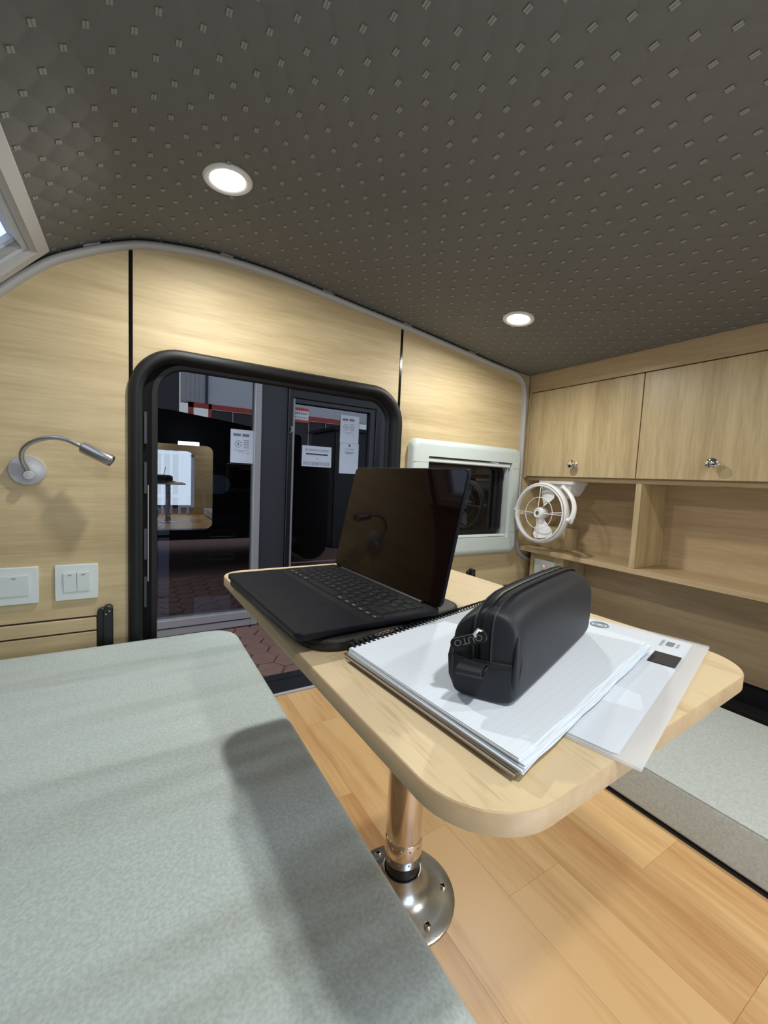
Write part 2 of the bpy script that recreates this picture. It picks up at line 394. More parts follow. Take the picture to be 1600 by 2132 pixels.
# opposite wall with an open doorway, front and rear walls
owall = thing('wall_opposite', 'oak wall behind the camera with an open doorway', None, (.4, YB, 0), kind='structure')
holed('wood_panel', [(-.66, 0)]+[(x, z(a)+.004) for x, a in RP][::6]+[(1.90, 0)], [rrpts(.05, .85, .01, 1.0, .12)], YB-.02, YB, M['wall'], owall)
holed('outer_skin', [(-.69, -.12)]+allr+[(1.93, z(.5)), (1.93, -.12)], [rrpts(.05, .85, .01, 1.0, .12)], YB-.05, YB-.0205, M['shell'], owall)
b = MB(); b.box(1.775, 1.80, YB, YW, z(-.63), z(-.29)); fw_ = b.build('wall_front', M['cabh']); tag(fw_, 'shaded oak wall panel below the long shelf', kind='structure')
b = MB(); b.rl(1.90, 2.36, -.45, z(.22), .22, [(0, YB), (0, YW+.02)], 8, 'xz'); fo = b.build('wall_front_outer', M['shell']); tag(fo, 'outer shell behind the cabinets', kind='structure')

# ------------------------------------------------------------------ floor of laminate strips
floor = thing('floor', 'orange-tan laminate floor of staggered strips', None, (.5, .4, 0), kind='structure')
b = MB(); b.box(-.66, 1.93, YB, YW, -.05, -.0045); b.build('floor_base', M['joint'], floor)
rows = [(.565+.135*k, .565+.135*(k+1)) for k in range(-4, 4)]
ends = {3: .447, 4: .447, 5: .174}
for k, (x0, x1) in enumerate(rows):
    off = {4: .447, 5: .174, 3: .62, 2: .33, 1: .05, 0: .25, 6: .36, 7: .1}[k]
    y = off-.46*3
    while y < 1.275:
        y0, y1 = max(y, YB), min(y+.46, 1.272)
        if y1-y0 > .02:
            b = MB(); b.box(max(x0, .03)+.0002, x1-.0002, y0+.0002, y1-.0002, -.0045, 0); b.build('plank', M['floor'], floor, smooth=0)
        y += .46
b = MB(); b.box(.02, .86, 1.272, 1.286, -.02, .004); b.build('trim_3', M['trim']); bpy.data.objects['trim_3']['kind'] = 'structure'; bpy.data.objects['trim_3']['label'] = 'pale strip edging the floor at the doorway'

# ------------------------------------------------------------------ door frame
door = thing('door_1', 'black rounded caravan doorway frame, door standing open', None, (.43, YW, 0), kind='structure')
b = MB(); b.rl(-.012, .874, z(-.775), z(.334), .13, [(0, 1.3505), (.001, 1.338), (.008, 1.328), (.018, 1.3245), (.026, 1.326), (.031, 1.331), (.034, 1.340), (.036, 1.352)], 12, 'xz', False, False)
b.build('door_trim', M['rubber'], door)
b = MB(); b.rl(-.012, .874, z(-.775), z(.334), .13, [(.036, 1.350), (.037, 1.384), (.030, 1.397)], 12, 'xz', False, False)
b.build('door_reveal', M['black'], door)
b = MB(); b.rl(.008, .882, z(-.775), z(.338), .13, [(.0, 1.396), (.0, 1.378), (.030, 1.372), (.038, 1.368), (.050, 1.370), (.053, 1.376), (.052, 1.392), (.034, 1.397)], 12, 'xz', False, False)
b.build('weather_seal', M['rubber'], door)
for zc in (.11, -.03, -.22, -.36):
    b = MB(); b.rl(.026, .034, z(zc-.045), z(zc+.045), .002, [(0, 1.368), (0, 1.362), (.001, 1.36)], 3, 'xz'); b.build('latch_cover', M['slate'], door)
b = MB(); b.tube([(.037, 1.366, z(-.05)), (.037, 1.366, z(-.33))], .0015, 6); b.build('guide_rail', M['alu'], door)
b = MB(); b.box(.03, .832, 1.287, 1.42, -.03, .003); b.build('threshold', M['black'], door, bevel=.003)

# ------------------------------------------------------------------ trim with led track along the roof line
path = [p for p in catmull([(a, c) for a, c in PR if a > -.5 and a < 1.47]+[(1.512, .492), (1.540, .462), (1.553, .41), (1.558, .33), (1.561, .10), (1.561, -.18), (1.566, -.255), (1.585, -.305), (1.625, -.332), (1.70, -.350)], .012)]
def offs(d):
    o = []
    for i, p in enumerate(path):
        a, c = path[max(i-1, 0)], path[min(i+1, len(path)-1)]; t = Vector((c[0]-a[0], c[1]-a[1])).normalized(); o.append((p[0]+t.y*d, z(p[1])-t.x*d))
    return o
t1 = thing('trim_1', 'grey edging strip with an unlit dotted track along the roof line', None, (0, YW, z(.55)), kind='structure')
sec = [(.007, 1.3515), (.007, 1.340), (.011, 1.334), (.018, 1.332), (.023, 1.335), (.025, 1.341), (.026, 1.3515)]
cols = [(offs(d), y) for d, y in sec]
b = MB(); b.loft([[(o[i][0], y, o[i][1]) for o, y in cols] for i in range(len(path))], True, True); b.build('edging_strip', M['trim'], t1, smooth=60)
b = MB(); cut = [i for i in range(len(path)) if path[i][0] < 1.45 and path[i][1] > -.1]
o0, o1 = offs(-.001), offs(.0075)
b.loft([[(o0[i][0], 1.3515, o0[i][1]), (o0[i][0], 1.345, o0[i][1]), (o1[i][0], 1.345, o1[i][1]), (o1[i][0], 1.3515, o1[i][1])] for i in cut]); b.build('led_track', M['black'], t1)
om = offs(.003)
for n_, i in enumerate(cut[4::9]):
    b = MB(); b.lathe([(.0022, 0), (.0018, .002)], 6, (om[i][0], 1.3452, om[i][1]), (0, -1, 0)); b.build('led_dot', M['satin'], t1)
for i in cut[9::26]:
    if i+4 < len(path):
        b = MB(); b.loft([[(o0[k][0], 1.3460, o0[k][1]), (o0[k][0], 1.3432, o0[k][1]), (o1[k][0], 1.3432, o1[k][1]), (o1[k][0], 1.3460, o1[k][1])] for k in range(i, i+4)]); b.build('track_clip', M['trim'], t1)
# sealant along the cabinet top
b = MB(); b.tube([(1.5695, YB+.01+(YW-.02-YB)*k/60, z(.5085)+.0008*sin(k*1.7)+.0006*sin(k*3.1)) for k in range(61)], [.0032+.0008*sin(k*2.3) for k in range(61)], 6)
tr2 = b.build('trim_2', M['caulk']); tag(tr2, 'pale uneven sealant line between ceiling and cabinets', kind='structure')

# ------------------------------------------------------------------ side window
win = thing('window_1', 'white-framed side window with dark glass beside the cabinets', None, (1.22, YW, z(-.07)), kind='structure')
X0, X1, Z0, Z1 = .914, 1.524, z(-.312), z(.162)
b = MB(); b.rl(X0, X1, Z0, Z1, .036, [(-.002, 1.3505), (0, 1.335), (.004, 1.323), (.012, 1.318), (.022, 1.317)], 8, 'xz', False, False)
o_ = []; i_ = []
# front face between the rounded outside and the rectangular opening
outp = rrpts(X0+.022, X1-.022, Z0+.022, Z1-.022, .014, 8); 
f_open = (.992, 1.462, z(-.238), z(.096))
inp = rrpts(*f_open, .004, 8)
n = len(outp); b.add([(p, 1.317, q) for p, q in outp]+[(p, 1.317, q) for p, q in inp]+[(p, 1.40, q) for p, q in inp],
    [(k, (k+1) % n, n+(k+1) % n, n+k) for k in range(n)]+[(n+k, n+(k+1) % n, 2*n+(k+1) % n, 2*n+k) for k in range(n)])
b.build('window_frame', M['white'], win, smooth=50)
for xx in (1.485,):
    b = MB(); b.box(xx-.0008, xx+.0008, 1.3163, 1.318, Z0+.004, Z0+.075); b.box(xx-.0008, xx+.0008, 1.3163, 1.318, Z1-.062, Z1-.004); b.build('frame_joint', M['trim'], win)
for zz in (z(.072), z(-.216)):
    b = MB(); b.box(X0+.004, .99, 1.3163, 1.318, zz-.0008, zz+.0008); b.box(1.464, X1-.004, 1.3163, 1.318, zz-.0008, zz+.0008); b.build('frame_joint', M['trim'], win)
b = MB(); b.rl(.994, 1.458, z(.074), z(.090), .004, [(0, 1.345), (0, 1.327), (.003, 1.324)], 4, 'xz'); b.build('blind_bar', M['whitesw'], win)
b = MB(); b.rl(.994, 1.458, z(-.236), z(-.226), .003, [(0, 1.345), (0, 1.330), (.002, 1.328)], 4, 'xz'); b.build('lower_rail', M['whitesw'], win)
b = MB(); b.box(1.444, 1.450, 1.33, 1.345, z(-.226), z(.074)); b.build('side_rail', M['trim'], win)
b = MB(); b.rl(.985, 1.446, z(-.238), z(.092), .045, [(0, 1.352), (.004, 1.36), (.012, 1.362), (.014, 1.375), (.026, 1.378), (.028, 1.40)], 8, 'xz', False, False); b.build('gasket', M['rubber'], win)
b = MB(); b.rl(.985, 1.446, z(-.238), z(.092), .045, [(.02, 1.383), (.02, 1.387)], 8, 'xz'); b.build('pane', M['winglass'], win)
b = MB(); b.rl(1.00, 1.425, z(-.225), z(.08), .04, [(0, 1.398), (.012, 1.396), (.02, 1.40)], 8, 'xz', False, False); b.build('outer_gasket', M['slate'], win)

# ------------------------------------------------------------------ skylight in the curved roof
a, c = Vector((SKY[1], 0, z(.507))), Vector((-.43, 0, z(.228)))
ax_s = (c-a).normalized(); LS = (c-a).length; ns = Vector((-ax_s.z, 0, ax_s.x)); ns = ns if ns.x > 0 else -ns
m4 = Matrix.Identity(4)
for j in range(3): m4[j][0] = ax_s[j]; m4[j][1] = (0, 1, 0)[j]; m4[j][2] = ns[j]
m4[0][3], m4[1][3], m4[2][3] = a.x, 0, a.z
sky = thing('window_2', 'pale-framed skylight in the curved roof at the left', None, kind='structure', M4=m4)
b = MB(); b.rl(0, LS, SKY[2], SKY[3], .006, [(0, -.02), (0, .006), (.004, .011), (.030, .011), (.034, .006), (.040, .004), (.042, -.03)], 4, 'xy', False, False)
b.build('skylight_frame', M['trim'], sky, local=True)
b = MB(); b.rl(0, LS, SKY[2], SKY[3], .006, [(.0415, -.001), (.052, -.001), (.054, -.03)], 4, 'xy', False, False); b.build('blind_channel', M['blindsheet'], sky, local=True)
b = MB(); b.box(.04, LS-.04, SKY[2]+.04, SKY[3]-.04, -.034, -.030); b.build('pane', M['sky_pane'], sky, local=True)
for k in range(6):
    y = SKY[3]-.075-k*.13
    b = MB(); b.box(.052, LS-.05, y-.006, y+.006, -.026, -.012); b.build('glazing_bar', M['blindsheet'], sky, local=True, bevel=.002)
b = MB(); b.box(.052, LS-.05, SKY[3]-.066, SKY[3]-.052, -.020, -.004); b.build('blind_pull', M['alu'], sky, local=True, bevel=.002)

# ------------------------------------------------------------------ downlights
for x, y, lab in ((.177, 1.010, 'larger lit round downlight, white rim, nearer the skylight'), (1.105, 1.015, 'smaller lit round downlight over the window and wall cabinet')):
    zz = z(roofz(x)); s_ = (roofz(x+.02)-roofz(x-.02))/.04; nrm = Vector((s_, 0, -1)).normalized()
    t = thing('downlight', lab, 'downlight', (x, y, zz), group='round ceiling downlights')
    o = Vector((x, y, zz))-nrm*.001
    b = MB(); b.lathe([(.0515, 0), (.051, .004), (.047, .0065), (.040, .006), (.036, .003)], 40, o, nrm, True, False); b.build('rim', M['whitef'], t)
    b = MB(); b.lathe([(.0365, .0028), (.028, .0052), (.012, .0062), (.0, .0064)], 40, o, nrm, False, True); b.build('lens', M['lens'], t)
    l = area('downlight_light', o+nrm*.012, .05, LAMP_W, (1, .99, .93)); l.rotation_euler = nrm.to_track_quat('-Z', 'Y').to_euler()

# ------------------------------------------------------------------ overhead cabinet and shelf unit (x >= XF)
XF = 1.571
cab = thing('wall_cabinet', 'pale oak wall cabinet with flap doors over open shelf bays', 'cabinet', (1.67, .45, z(-.31)))
def cbox(name, x0, x1, y0, y1, z0, z1, mt='cabh', par=None, bev=.0008):
    b = MB(); b.box(x0, x1, y0, y1, z(z0), z(z1)); return b.build(name, M[mt], par or cab, bevel=bev, seg=1)
cbox('header_board', XF, XF+.018, YB+.005, 1.345, .424, .506)
cbox('end_stile', XF, XF+.018, 1.3325, 1.345, .036, .4235, 'cab')
def cdoor(y0, y1, z0=.0425, z1=.4205):
    d = MB(); d.box(XF+.0005, XF+.017, y0, y1, z(z0), z(z1)); d = d.build('door', M['cab'], cab, bevel=.001, seg=1); return d
d1 = cdoor(.8370, 1.3305); d2 = cdoor(.335, .8335); d3 = cdoor(-.165, .332)
for d, yk in ((d1, 1.083), (d2, .594)):
    b = MB(); b.lathe([(.010, 0), (.0105, .001), (.007, .003), (.006, .013), (.011, .017), (.0165, .021), (.018, .025), (.0165, .029), (.011, .032), (0, .0325)], 20, (XF, yk, z(.0945)), (-1, 0, 0))
    b.build('knob', M['chrome'], d)
cbox('bottom_board', XF+.019, 1.765, YB+.005, 1.345, .024, .040)
cbox('inner_carcass', XF+.02, 1.765, YB+.005, 1.345, .0405, .045)
cbox('back_board', 1.765, 1.772, YB+.005, 1.348, -.305, .50)
cbox('shelf_board', XF-.002, 1.7645, YB+.005, 1.345, -.306, -.287)
cbox('divider', XF+.004, 1.7645, .812, .832, -.2868, .0238, 'cab')
cbox('divider', XF+.004, 1.7645, -.155, -.135, -.2868, .0238, 'cab')
# small wooden boxes in the corner, above and below the shelf
t = thing('wooden_box', 'small oak box standing on the shelf behind the white fan', 'box', (1.68, 1.21, z(-.2865)))
b = MB(); b.box(1.664, 1.764, 1.170, 1.340, z(-.2865), z(-.190)); b.build('body', M['cab'], t, bevel=.001, seg=1)
b = MB(); b.box(1.660, 1.664, 1.165, 1.183, z(-.2865), z(-.186)); b.build('edge_strip', M['cab'], t, bevel=.0008, seg=1)
b = MB(); b.lathe([(.003, 0), (.002, .0015)], 8, (1.660, 1.174, z(-.205)), (-1, 0, 0)); b.build('screw', M['whitef'], t)
t = thing('socket_column', 'narrow oak box column under the shelf holding the socket', 'box', (1.68, 1.21, 0))
b = MB(); b.box(1.612, 1.77, 1.128, 1.300, 0, z(-.3075)); b.build('body', M['cab'], t, bevel=.001, seg=1)
b = MB(); b.box(1.608, 1.612, 1.128, 1.148, 0, z(-.3075)); b.build('edge_strip', M['cab'], t, bevel=.0008, seg=1)
b = MB(); b.box(1.608, 1.612, 1.282, 1.300, 0, z(-.3075)); b.build('edge_strip', M['cab'], t, bevel=.0008, seg=1)
t = thing('power_socket', 'white power socket with red indicator under the shelf corner', 'socket', (1.61, 1.215, z(-.385)))
b = MB(); b.rl(1.166, 1.272, z(-.445), z(-.337), .004, [(0, 1.612), (0, 1.604), (.003, 1.602)], 4, 'yz'); b.build('face_plate', M['whitesw'], t)
b = MB(); b.lathe([(.005, 0), (.0035, .002), (0, .0025)], 12, (1.602, 1.219, z(-.362)), (-1, 0, 0)); b.build('indicator_lamp', M['led'], t)
b = MB(); b.box(1.6008, 1.603, 1.211, 1.226, z(-.387), z(-.381)); b.build('usb_slot', M['darkplug'], t)

# ------------------------------------------------------------------ fan
FC = Vector((1.475, 1.158, z(-.114))); FR = .122
fan = thing('wall_fan', 'white three-ring gimbal fan mounted under the wall cabinet', 'fan', (1.62, 1.14, z(.02)))
nf = Vector((-1, -.02, .03)).normalized(); uf = Vector((0, 0, 1)); uf = (uf-nf*uf.dot(nf)).normalized(); rf = uf.cross(nf)
def fp(r, t, d=0): return FC+rf*(r*cos(t))+uf*(r*sin(t))+nf*d
def bandring(rad, w0, th, tilt=0, n=56, a0=0, a1=2*PI, taper=False, d0=0):
    loops = []
    for k in range(n+1):
        t_ = a0+(a1-a0)*k/n; w_ = w0*(1 if not taper else .45+.55*abs(sin((t_-a0)/(a1-a0)*PI)))
        dirv = rf*cos(t_)+uf*sin(t_); c_ = FC+dirv*rad+nf*d0
        loops.append([tuple(c_+nf*w_/2), tuple(c_+dirv*th*.5+nf*w_*.35), tuple(c_+dirv*th*.5-nf*w_*.35), tuple(c_-nf*w_/2), tuple(c_-dirv*th*.5-nf*w_*.35), tuple(c_-dirv*th*.5+nf*w_*.35)])
    return loops
b = MB(); b.loft(bandring(FR, .030, .011), False, False); b.build('outer_ring', M['whitef'], fan, smooth=60)
b = MB(); b.loft(bandring(FR-.007, .008, .005, d0=.016), False, False); b.build('front_ring', M['whitef'], fan, smooth=60)
for r_, n_ in ((.066, 48),):
    b = MB(); b.tube([fp(r_, 2*PI*k/n_, .014) for k in range(n_)], .0016, 6, closed=True); b.build('guard_ring', M['whitef'], fan)
for t_ in (0, PI/2, PI, 3*PI/2):
    b = MB(); b.tube([fp(.024, t_, .020), fp(.066, t_, .017), fp(FR-.004, t_, .014)], .0017, 6); b.build('guard_spoke', M['whitef'], fan)
for t_ in (.1, PI/2+.1, PI+.1, 3*PI/2+.1):
    b = MB(); b.tube([fp(.03, t_, -.022), fp(FR-.004, t_, -.016)], .0026, 6); b.build('rear_spoke', M['whitef'], fan)
b = MB(); b.lathe([(.020, -.028), (.024, -.020), (.024, .008), (.022, .018), (.018, .022), (.016, .020), (.009, .021), (0, .0225)], 24, FC, nf); b.build('hub', M['whitef'], fan)
b = MB(); b.lathe([(.009, .021), (.0075, .0235), (0, .024)], 16, FC, nf); b.build('hub_cap', M['satin'], fan)
for q, t0 in enumerate((PI*.36, PI*.36+2*PI/3, PI*.36+4*PI/3)):
    t0 = (PI*.40, PI*1.03, PI*1.57)[q]
    if q == 1: wid, ln = .10, .088
    else: wid, ln = .50, .106
    rows_ = []
    for i in range(8):
        r_ = .020+(ln-.020)*i/7; hw = wid*(.45+.75*sin(min(1, i/5)*PI/2))*(1 if i < 7 else .72)
        if q == 1: hw = wid
        rows_.append([fp(r_, t0+hw*(j/5-.5)*2*.75, .010-(j/5)*.020) for j in range(6)])
    v = [tuple(p) for rr in rows_ for p in rr]; nn = len(v); v += [tuple(Vector(p)-nf*.0015) for p in v]
    f = [(i*6+j, i*6+j+1, i*6+j+7, i*6+j+6) for i in range(7) for j in range(5)]
    f += [tuple(x+nn for x in reversed(q_)) for q_ in f]
    edge = [i for i in range(6)]+[i*6+5 for i in range(1, 8)]+[42+i for i in range(4, -1, -1)]+[i*6 for i in range(6, 0, -1)]
    f += [(edge[i], edge[(i+1) % len(edge)], edge[(i+1) % len(edge)]+nn, edge[i]+nn) for i in range(len(edge))]
    b = MB(); b.add(v, f); b.build('blade', M['whitef'], fan)
# gimbal yoke on the right and base under the cabinet
yr = []
for k in range(13):
    t_ = math.radians(-12+k*6); yr.append(FC+(-rf if rf.y > 0 else rf)*((FR+.010+.012*sin(k/12*PI))*cos(t_))+uf*((FR+.012)*sin(t_))+nf*(-.012-.002*k))
base_c = Vector((1.640, 1.150, z(.024)))
b = MB(); b.tube(yr, [.011-.0003*k for k in range(13)], 8, flat=.7); b.build('yoke_arm', M['whitef'], fan)
for sgn, t_ in ((1, math.radians(-8)), (-1, math.radians(2))):
    dv = (rf if rf.y < 0 else -rf)*sgn
    b = MB(); b.lathe([(.008, -.006), (.010, 0), (.009, .010), (.005, .014), (0, .0145)], 16, FC+dv*(FR+.002)+uf*(FR*sin(t_)), dv); b.build('pivot_knob', M['whitef'], fan)
for s_ in (1, -1):
    b = MB(); b.lathe([(.006, -.008), (.008, 0), (.006, .006), (0, .007)], 12, FC+uf*s_*(FR), uf*s_); b.build('pivot', M['whitef'], fan)
pts = [tuple(base_c+Vector((a_, b_, 0))) for a_, b_ in ((-.052, -.095), (.06, -.095), (.06, .095), (-.052, .095))]
b = MB(); b.rl(1.575, 1.690, 1.092, 1.262, .010, [(-.001, z(.0235)), (0, z(.012)), (.006, z(.008)), (.012, z(-.01)), (.020, z(-.032)), (.028, z(-.040))], 4); b.build('mount_base', M['whitef'], fan, smooth=50)
b = MB(); b.lathe([(.004, 0), (.003, .001)], 10, (1.588, 1.155, z(-.012)), (-1, 0, -.3)); b.build('switch_button', M['trim'], fan)
b = MB(); b.tube([Vector((1.600, 1.14, z(-.030))), Vector((1.575, 1.110, z(-.040))), yr[-1]+nf*(-.004), yr[-1]], [.012, .012, .010, .007], 8); b.build('mount_neck', M['whitef'], fan)

# ------------------------------------------------------------------ reading lamp on the wall
rl_ = thing('reading_lamp', 'chrome gooseneck reading lamp on a round wall disc', 'wall lamp', (-.224, YW, z(-.021)))
b = MB(); b.lathe([(.037, -.001), (.037, .010), (.0355, .0125), (.015, .0135), (.012, .015), (0, .0155)], 40, (-.224, YW, z(-.021)), (0, -1, 0)); b.build('wall_disc', M['lampdisc'], rl_)
b = MB(); b.lathe([(.009, .010), (.009, .016), (.011, .019), (.0115, .026), (.010, .030), (0, .031)], 20, (-.219, YW, z(-.033)), (0, -1, 0)); b.build('switch_knob', M['lampdisc'], rl_)
g = [(-.222, 1.338, -.026), (-.226, 1.328, -.012), (-.231, 1.320, .006), (-.228, 1.312, .026), (-.214, 1.304, .043), (-.192, 1.297, .055), (-.166, 1.291, .061), (-.140, 1.287, .058), (-.118, 1.284, .048), (-.106, 1.281, .041)]
gs = catmull([(p[0], p[2]) for p in g], .0022); 
def yat(i): 
    u = i/(len(gs)-1)*(len(g)-1); k = min(int(u), len(g)-2); return g[k][1]+(g[k+1][1]-g[k][1])*(u-k)
b = MB(); b.tube([(p[0], yat(i), z(p[1])) for i, p in enumerate(gs)], [.0050 if i % 2 else .0058 for i in range(len(gs))], 10); b.build('gooseneck', M['satin'], rl_, smooth=60)
hd0 = Vector((-.108, 1.2815, z(.043))); hd = (Vector((-.044, 1.262, z(.010)))-hd0).normalized()
b = MB(); b.lathe([(.0060, -.004), (.0130, 0), (.0150, .003), (.0150, .068), (.0143, .072), (.0120, .073)], 24, hd0, hd, True, False); b.build('lamp_head', M['satin'], rl_)
b = MB(); b.lathe([(.0120, .0725), (.0112, .066), (.003, .064), (0, .064)], 20, hd0, hd, False, True); b.build('reflector', M['chrome'], rl_)
for k in range(3):
    a_ = hd.orthogonal().normalized(); c_ = hd.cross(a_); t_ = k*2*PI/3
    b = MB(); b.lathe([(.0032, 0), (.0026, .0012), (0, .0016)], 10, hd0+hd*.067+(a_*cos(t_)+c_*sin(t_))*.0055, hd); b.build('led_lens', M['whitef'], rl_)

# ------------------------------------------------------------------ switches
def switch(x0, x1, lab, n_):
    t = thing('light_switch', lab, 'switch', ((x0+x1)/2, YW, z(-.311)), group='white wall switches')
    b = MB(); b.rl(x0, x1, z(-.359), z(-.265), .002, [(0, YW+.001), (0, YW-.007), (.0012, YW-.0085)], 3, 'xz'); b.build('face_plate', M['whitesw'], t)
    a, c = x0+.0175, x1-.0175
    for k in range(n_):
        p, q = a+(c-a)*k/n_+.0005, a+(c-a)*(k+1)/n_-.0005
        b = MB(); v = [(p, YW-.008, z(-.337)), (q, YW-.008, z(-.337)), (q, YW-.008, z(-.285)), (p, YW-.008, z(-.285)), (p, YW-.0105, z(-.337)), (q, YW-.0105, z(-.337)), (q, YW-.0145, z(-.285)), (p, YW-.0145, z(-.285))]
        b.add(v, [(0, 1, 2, 3), (4, 5, 6, 7), (0, 1, 5, 4), (1, 2, 6, 5), (2, 3, 7, 6), (3, 0, 4, 7)]); r_ = b.build('rocker', M['whitesw'], t, bevel=.0008)
        m_ = (p+q)/2; b = MB(); b.box(m_-.004, m_+.004, YW-.0147, YW-.0141, z(-.292), z(-.290)); b.build('marker', M['ink'], r_)
switch(-.301, -.2075, 'white single-rocker wall switch at the left edge of the photo', 1)
switch(-.1745, -.0815, 'white double-rocker wall switch beside the black door frame', 2)

# ------------------------------------------------------------------ folded side tables: board in the wall with black brackets
def bracket(xc, zt, zb, lab):
    t = thing('folding_bracket', lab, 'bracket', (xc, YW, z(zb)))
    b = MB(); b.rl(xc-.018, xc+.003, z(zb), z(zt-.008), .009, [(0, YW-.0005), (0, YW-.012), (.002, YW-.014)], 5, 'xz'); b.build('hinge_plate', M['black'], t)
    b = MB(); b.rl(xc-.004, xc+.018, z(zb), z(zt), .010, [(0, YW-.0005), (0, YW-.022), (.002, YW-.024)], 5, 'xz'); b.build('support_arm', M['black'], t)
    for dz_, dx in ((.014, .010), (.022, .002)):
        b = MB(); b.lathe([(.0028, 0), (.002, .0018), (0, .002)], 10, (xc+dx, YW-.0235, z(zt-dz_)), (0, -1, 0)); b.build('rivet', M['steel'], t)
bracket(-.0655, -.381, -.60, 'black folding bracket on the wall just left of the doorway')
bracket(1.272, -.378, -.47, 'small black bracket on the wall under the window, behind the laptop')
t = thing('folded_shelf', 'oak flap board folded flat on the wall below the switches', 'shelf', (-.28, YW, z(-.46)))
b = MB(); b.box(-.50, -.0855, YW-.009, YW, z(-.447), z(-.4135)); b.build('flap_board', M['wall'], t, bevel=.001, seg=1)
b = MB(); b.box(-.50, -.0855, YW-.009, YW, z(-.60), z(-.4515)); b.build('flap_board', M['wall'], t, bevel=.001, seg=1)
b = MB(); b.box(-.50, -.0855, YW-.0015, YW, z(-.452), z(-.4095)); b.build('gap_backing', M['black'], t)
t = thing('folded_flap', 'oak flap board on the wall beneath the white-framed window', 'shelf', (1.40, YW, z(-.6)))
b = MB(); b.box(1.30, 1.606, YW-.008, YW, z(-.68), z(-.478)); b.build('flap_board', M['wall'], t, bevel=.001, seg=1)
b = MB(); b.box(1.30, 1.606, YW-.002, YW, z(-.478), z(-.4735)); b.build('gap_backing', M['black'], t)

# ------------------------------------------------------------------ bed and bench cushions
bed = thing('seat_cushion', 'large pale green-grey seat cushion in the left foreground', 'cushion', (-.15, .4, 0))
def cush(x0, x1, y0, y1, z0, z1, r, e):
    b = MB(); q = [(e*(1-sin(t_*PI/12)), z0+e*(1-cos(t_*PI/12))) for t_ in range(0, 7)]
    prof = [(e*(1-sin(k*PI/12)), z0+e*(1-cos(k*PI/12))) for k in range(7)]+[(e*(1-cos(k*PI/12)), z1-e+e*sin(k*PI/12)) for k in range(7)]
    b.rl(x0, x1, y0, y1, r, prof, 10); return b
b = cush(-.645, .268, YB+.02, 1.305, .155, z(-.475), .075, .022)
b.build('cushion', M['bed'], bed, smooth=60)
b = MB(); b.box(-.63, .235, YB+.03, 1.28, 0, .1555); b.build('base_box', M['cabh'], bed)
bench = thing('bench_mattress', 'grey cloth mattress lying along the wall under the shelf', 'mattress', (1.22, .4, 0))
b = cush(.980, 1.466, YB+.02, 1.10, .004, z(-.614), .05, .010); b.build('mattress', M['bench'], bench, smooth=60)
b = MB(); b.tube([(.9815, -.40, z(-.616)), (.9815, 1.05, z(-.616))], .0016, 6); b.build('piping', M['bench'], bench)
b = MB(); b.box(.976, 1.46, YB+.03, 1.09, 0, .0042); b.build('base_board', M['black'], bench)
mt = thing('black_mat', 'black floor covering in the recess behind the grey mattress', 'mat', (1.65, .4, 0))
b = MB(); b.box(1.470, 1.773, YB+.02, 1.12, 0, .022); b.build('mat_sheet', M['mat'], mt, bevel=.004)
b = MB(); b.tube([(1.478, YB+.05, z(-.618)), (1.478, 1.10, z(-.618))], .005, 8); b.build('mat_rim', M['blackgl'], mt)
b = MB(); b.box(1.474, 1.482, YB+.05, 1.10, .02, z(-.618)); b.build('mat_upstand', M['black'], mt)
b = MB(); b.box(1.80, 1.82, YB, YW, 0, z(-.28)); o = b.build('baseboard_front', M['mat']); tag(o, 'black kick board at the back of the recess', kind='structure')

# ------------------------------------------------------------------ table
TT = z(-.19)
tbl = thing('pedestal_table', 'pale oak table with rounded corners on a chrome pedestal', 'table', (.401, .545, 0))
def table_outline():
    cs = [((.139, .820), .045), ((.158, .142), .058), ((.603, .165), .062), ((.592, .825), .05)]
    out = []
    n = len(cs)
    for i, (p, r) in enumerate(cs):
        p = Vector(p); a = (Vector(cs[i-1][0])-p).normalized(); c = (Vector(cs[(i+1) % n][0])-p).normalized()
        ang = a.angle(c); d = r/math.tan(ang/2); bis = (a+c).normalized(); cen = p+bis*(r/sin(ang/2))
        s0 = p+a*d-cen; s1 = p+c*d-cen
        t0 = math.atan2(s0.y, s0.x); t1 = math.atan2(s1.y, s1.x)
        while t1 < t0: t1 += 2*PI
        for k in range(13): 
            t_ = t0+(t1-t0)*k/12; out.append((cen.x+r*cos(t_), cen.y+r*sin(t_)))
    return out
TO = table_outline()
b = MB(); b.poly(TO, [(.0012, TT-.0003), (.0012, TT)], True, True); b.build('tabletop', M['table'], tbl, smooth=30)
b = MB(); b.poly(TO, [(.002, TT-.0158), (0, TT-.0150), (0, TT-.0012), (.0011, TT-.0002)], True, True); b.build('edge_band', M['tedge'], tbl, smooth=50)
px, py = .401, .545
b = MB(); b.lathe([(.075, TT-.022), (.075, TT-.0162)], 32, (px, py, 0)); b.build('top_plate', M['steel'], tbl)
b = MB(); b.lathe([(.031, .112), (.031, TT-.0225)], 40, (px, py, 0)); b.build('pole', M['chrome'], tbl)
b = MB(); b.lathe([(.0315, .070), (.0325, .072), (.0325, .110), (.0315, .112)], 40, (px, py, 0)); b.build('collar', M['chrome'], tbl)
b = MB(); b.lathe([(.030, .020), (.029, .070)], 32, (px, py, 0)); b.build('socket_insert', M['black'], tbl)
b = MB(); b.lathe([(.0935, 0), (.0935, .0025), (.091, .004), (.075, .008), (.055, .014), (.042, .021), (.034, .034), (.033, .050), (.031, .050)], 48, (px, py, 0), cap1=False); b.build('floor_flange', M['steel'], tbl)
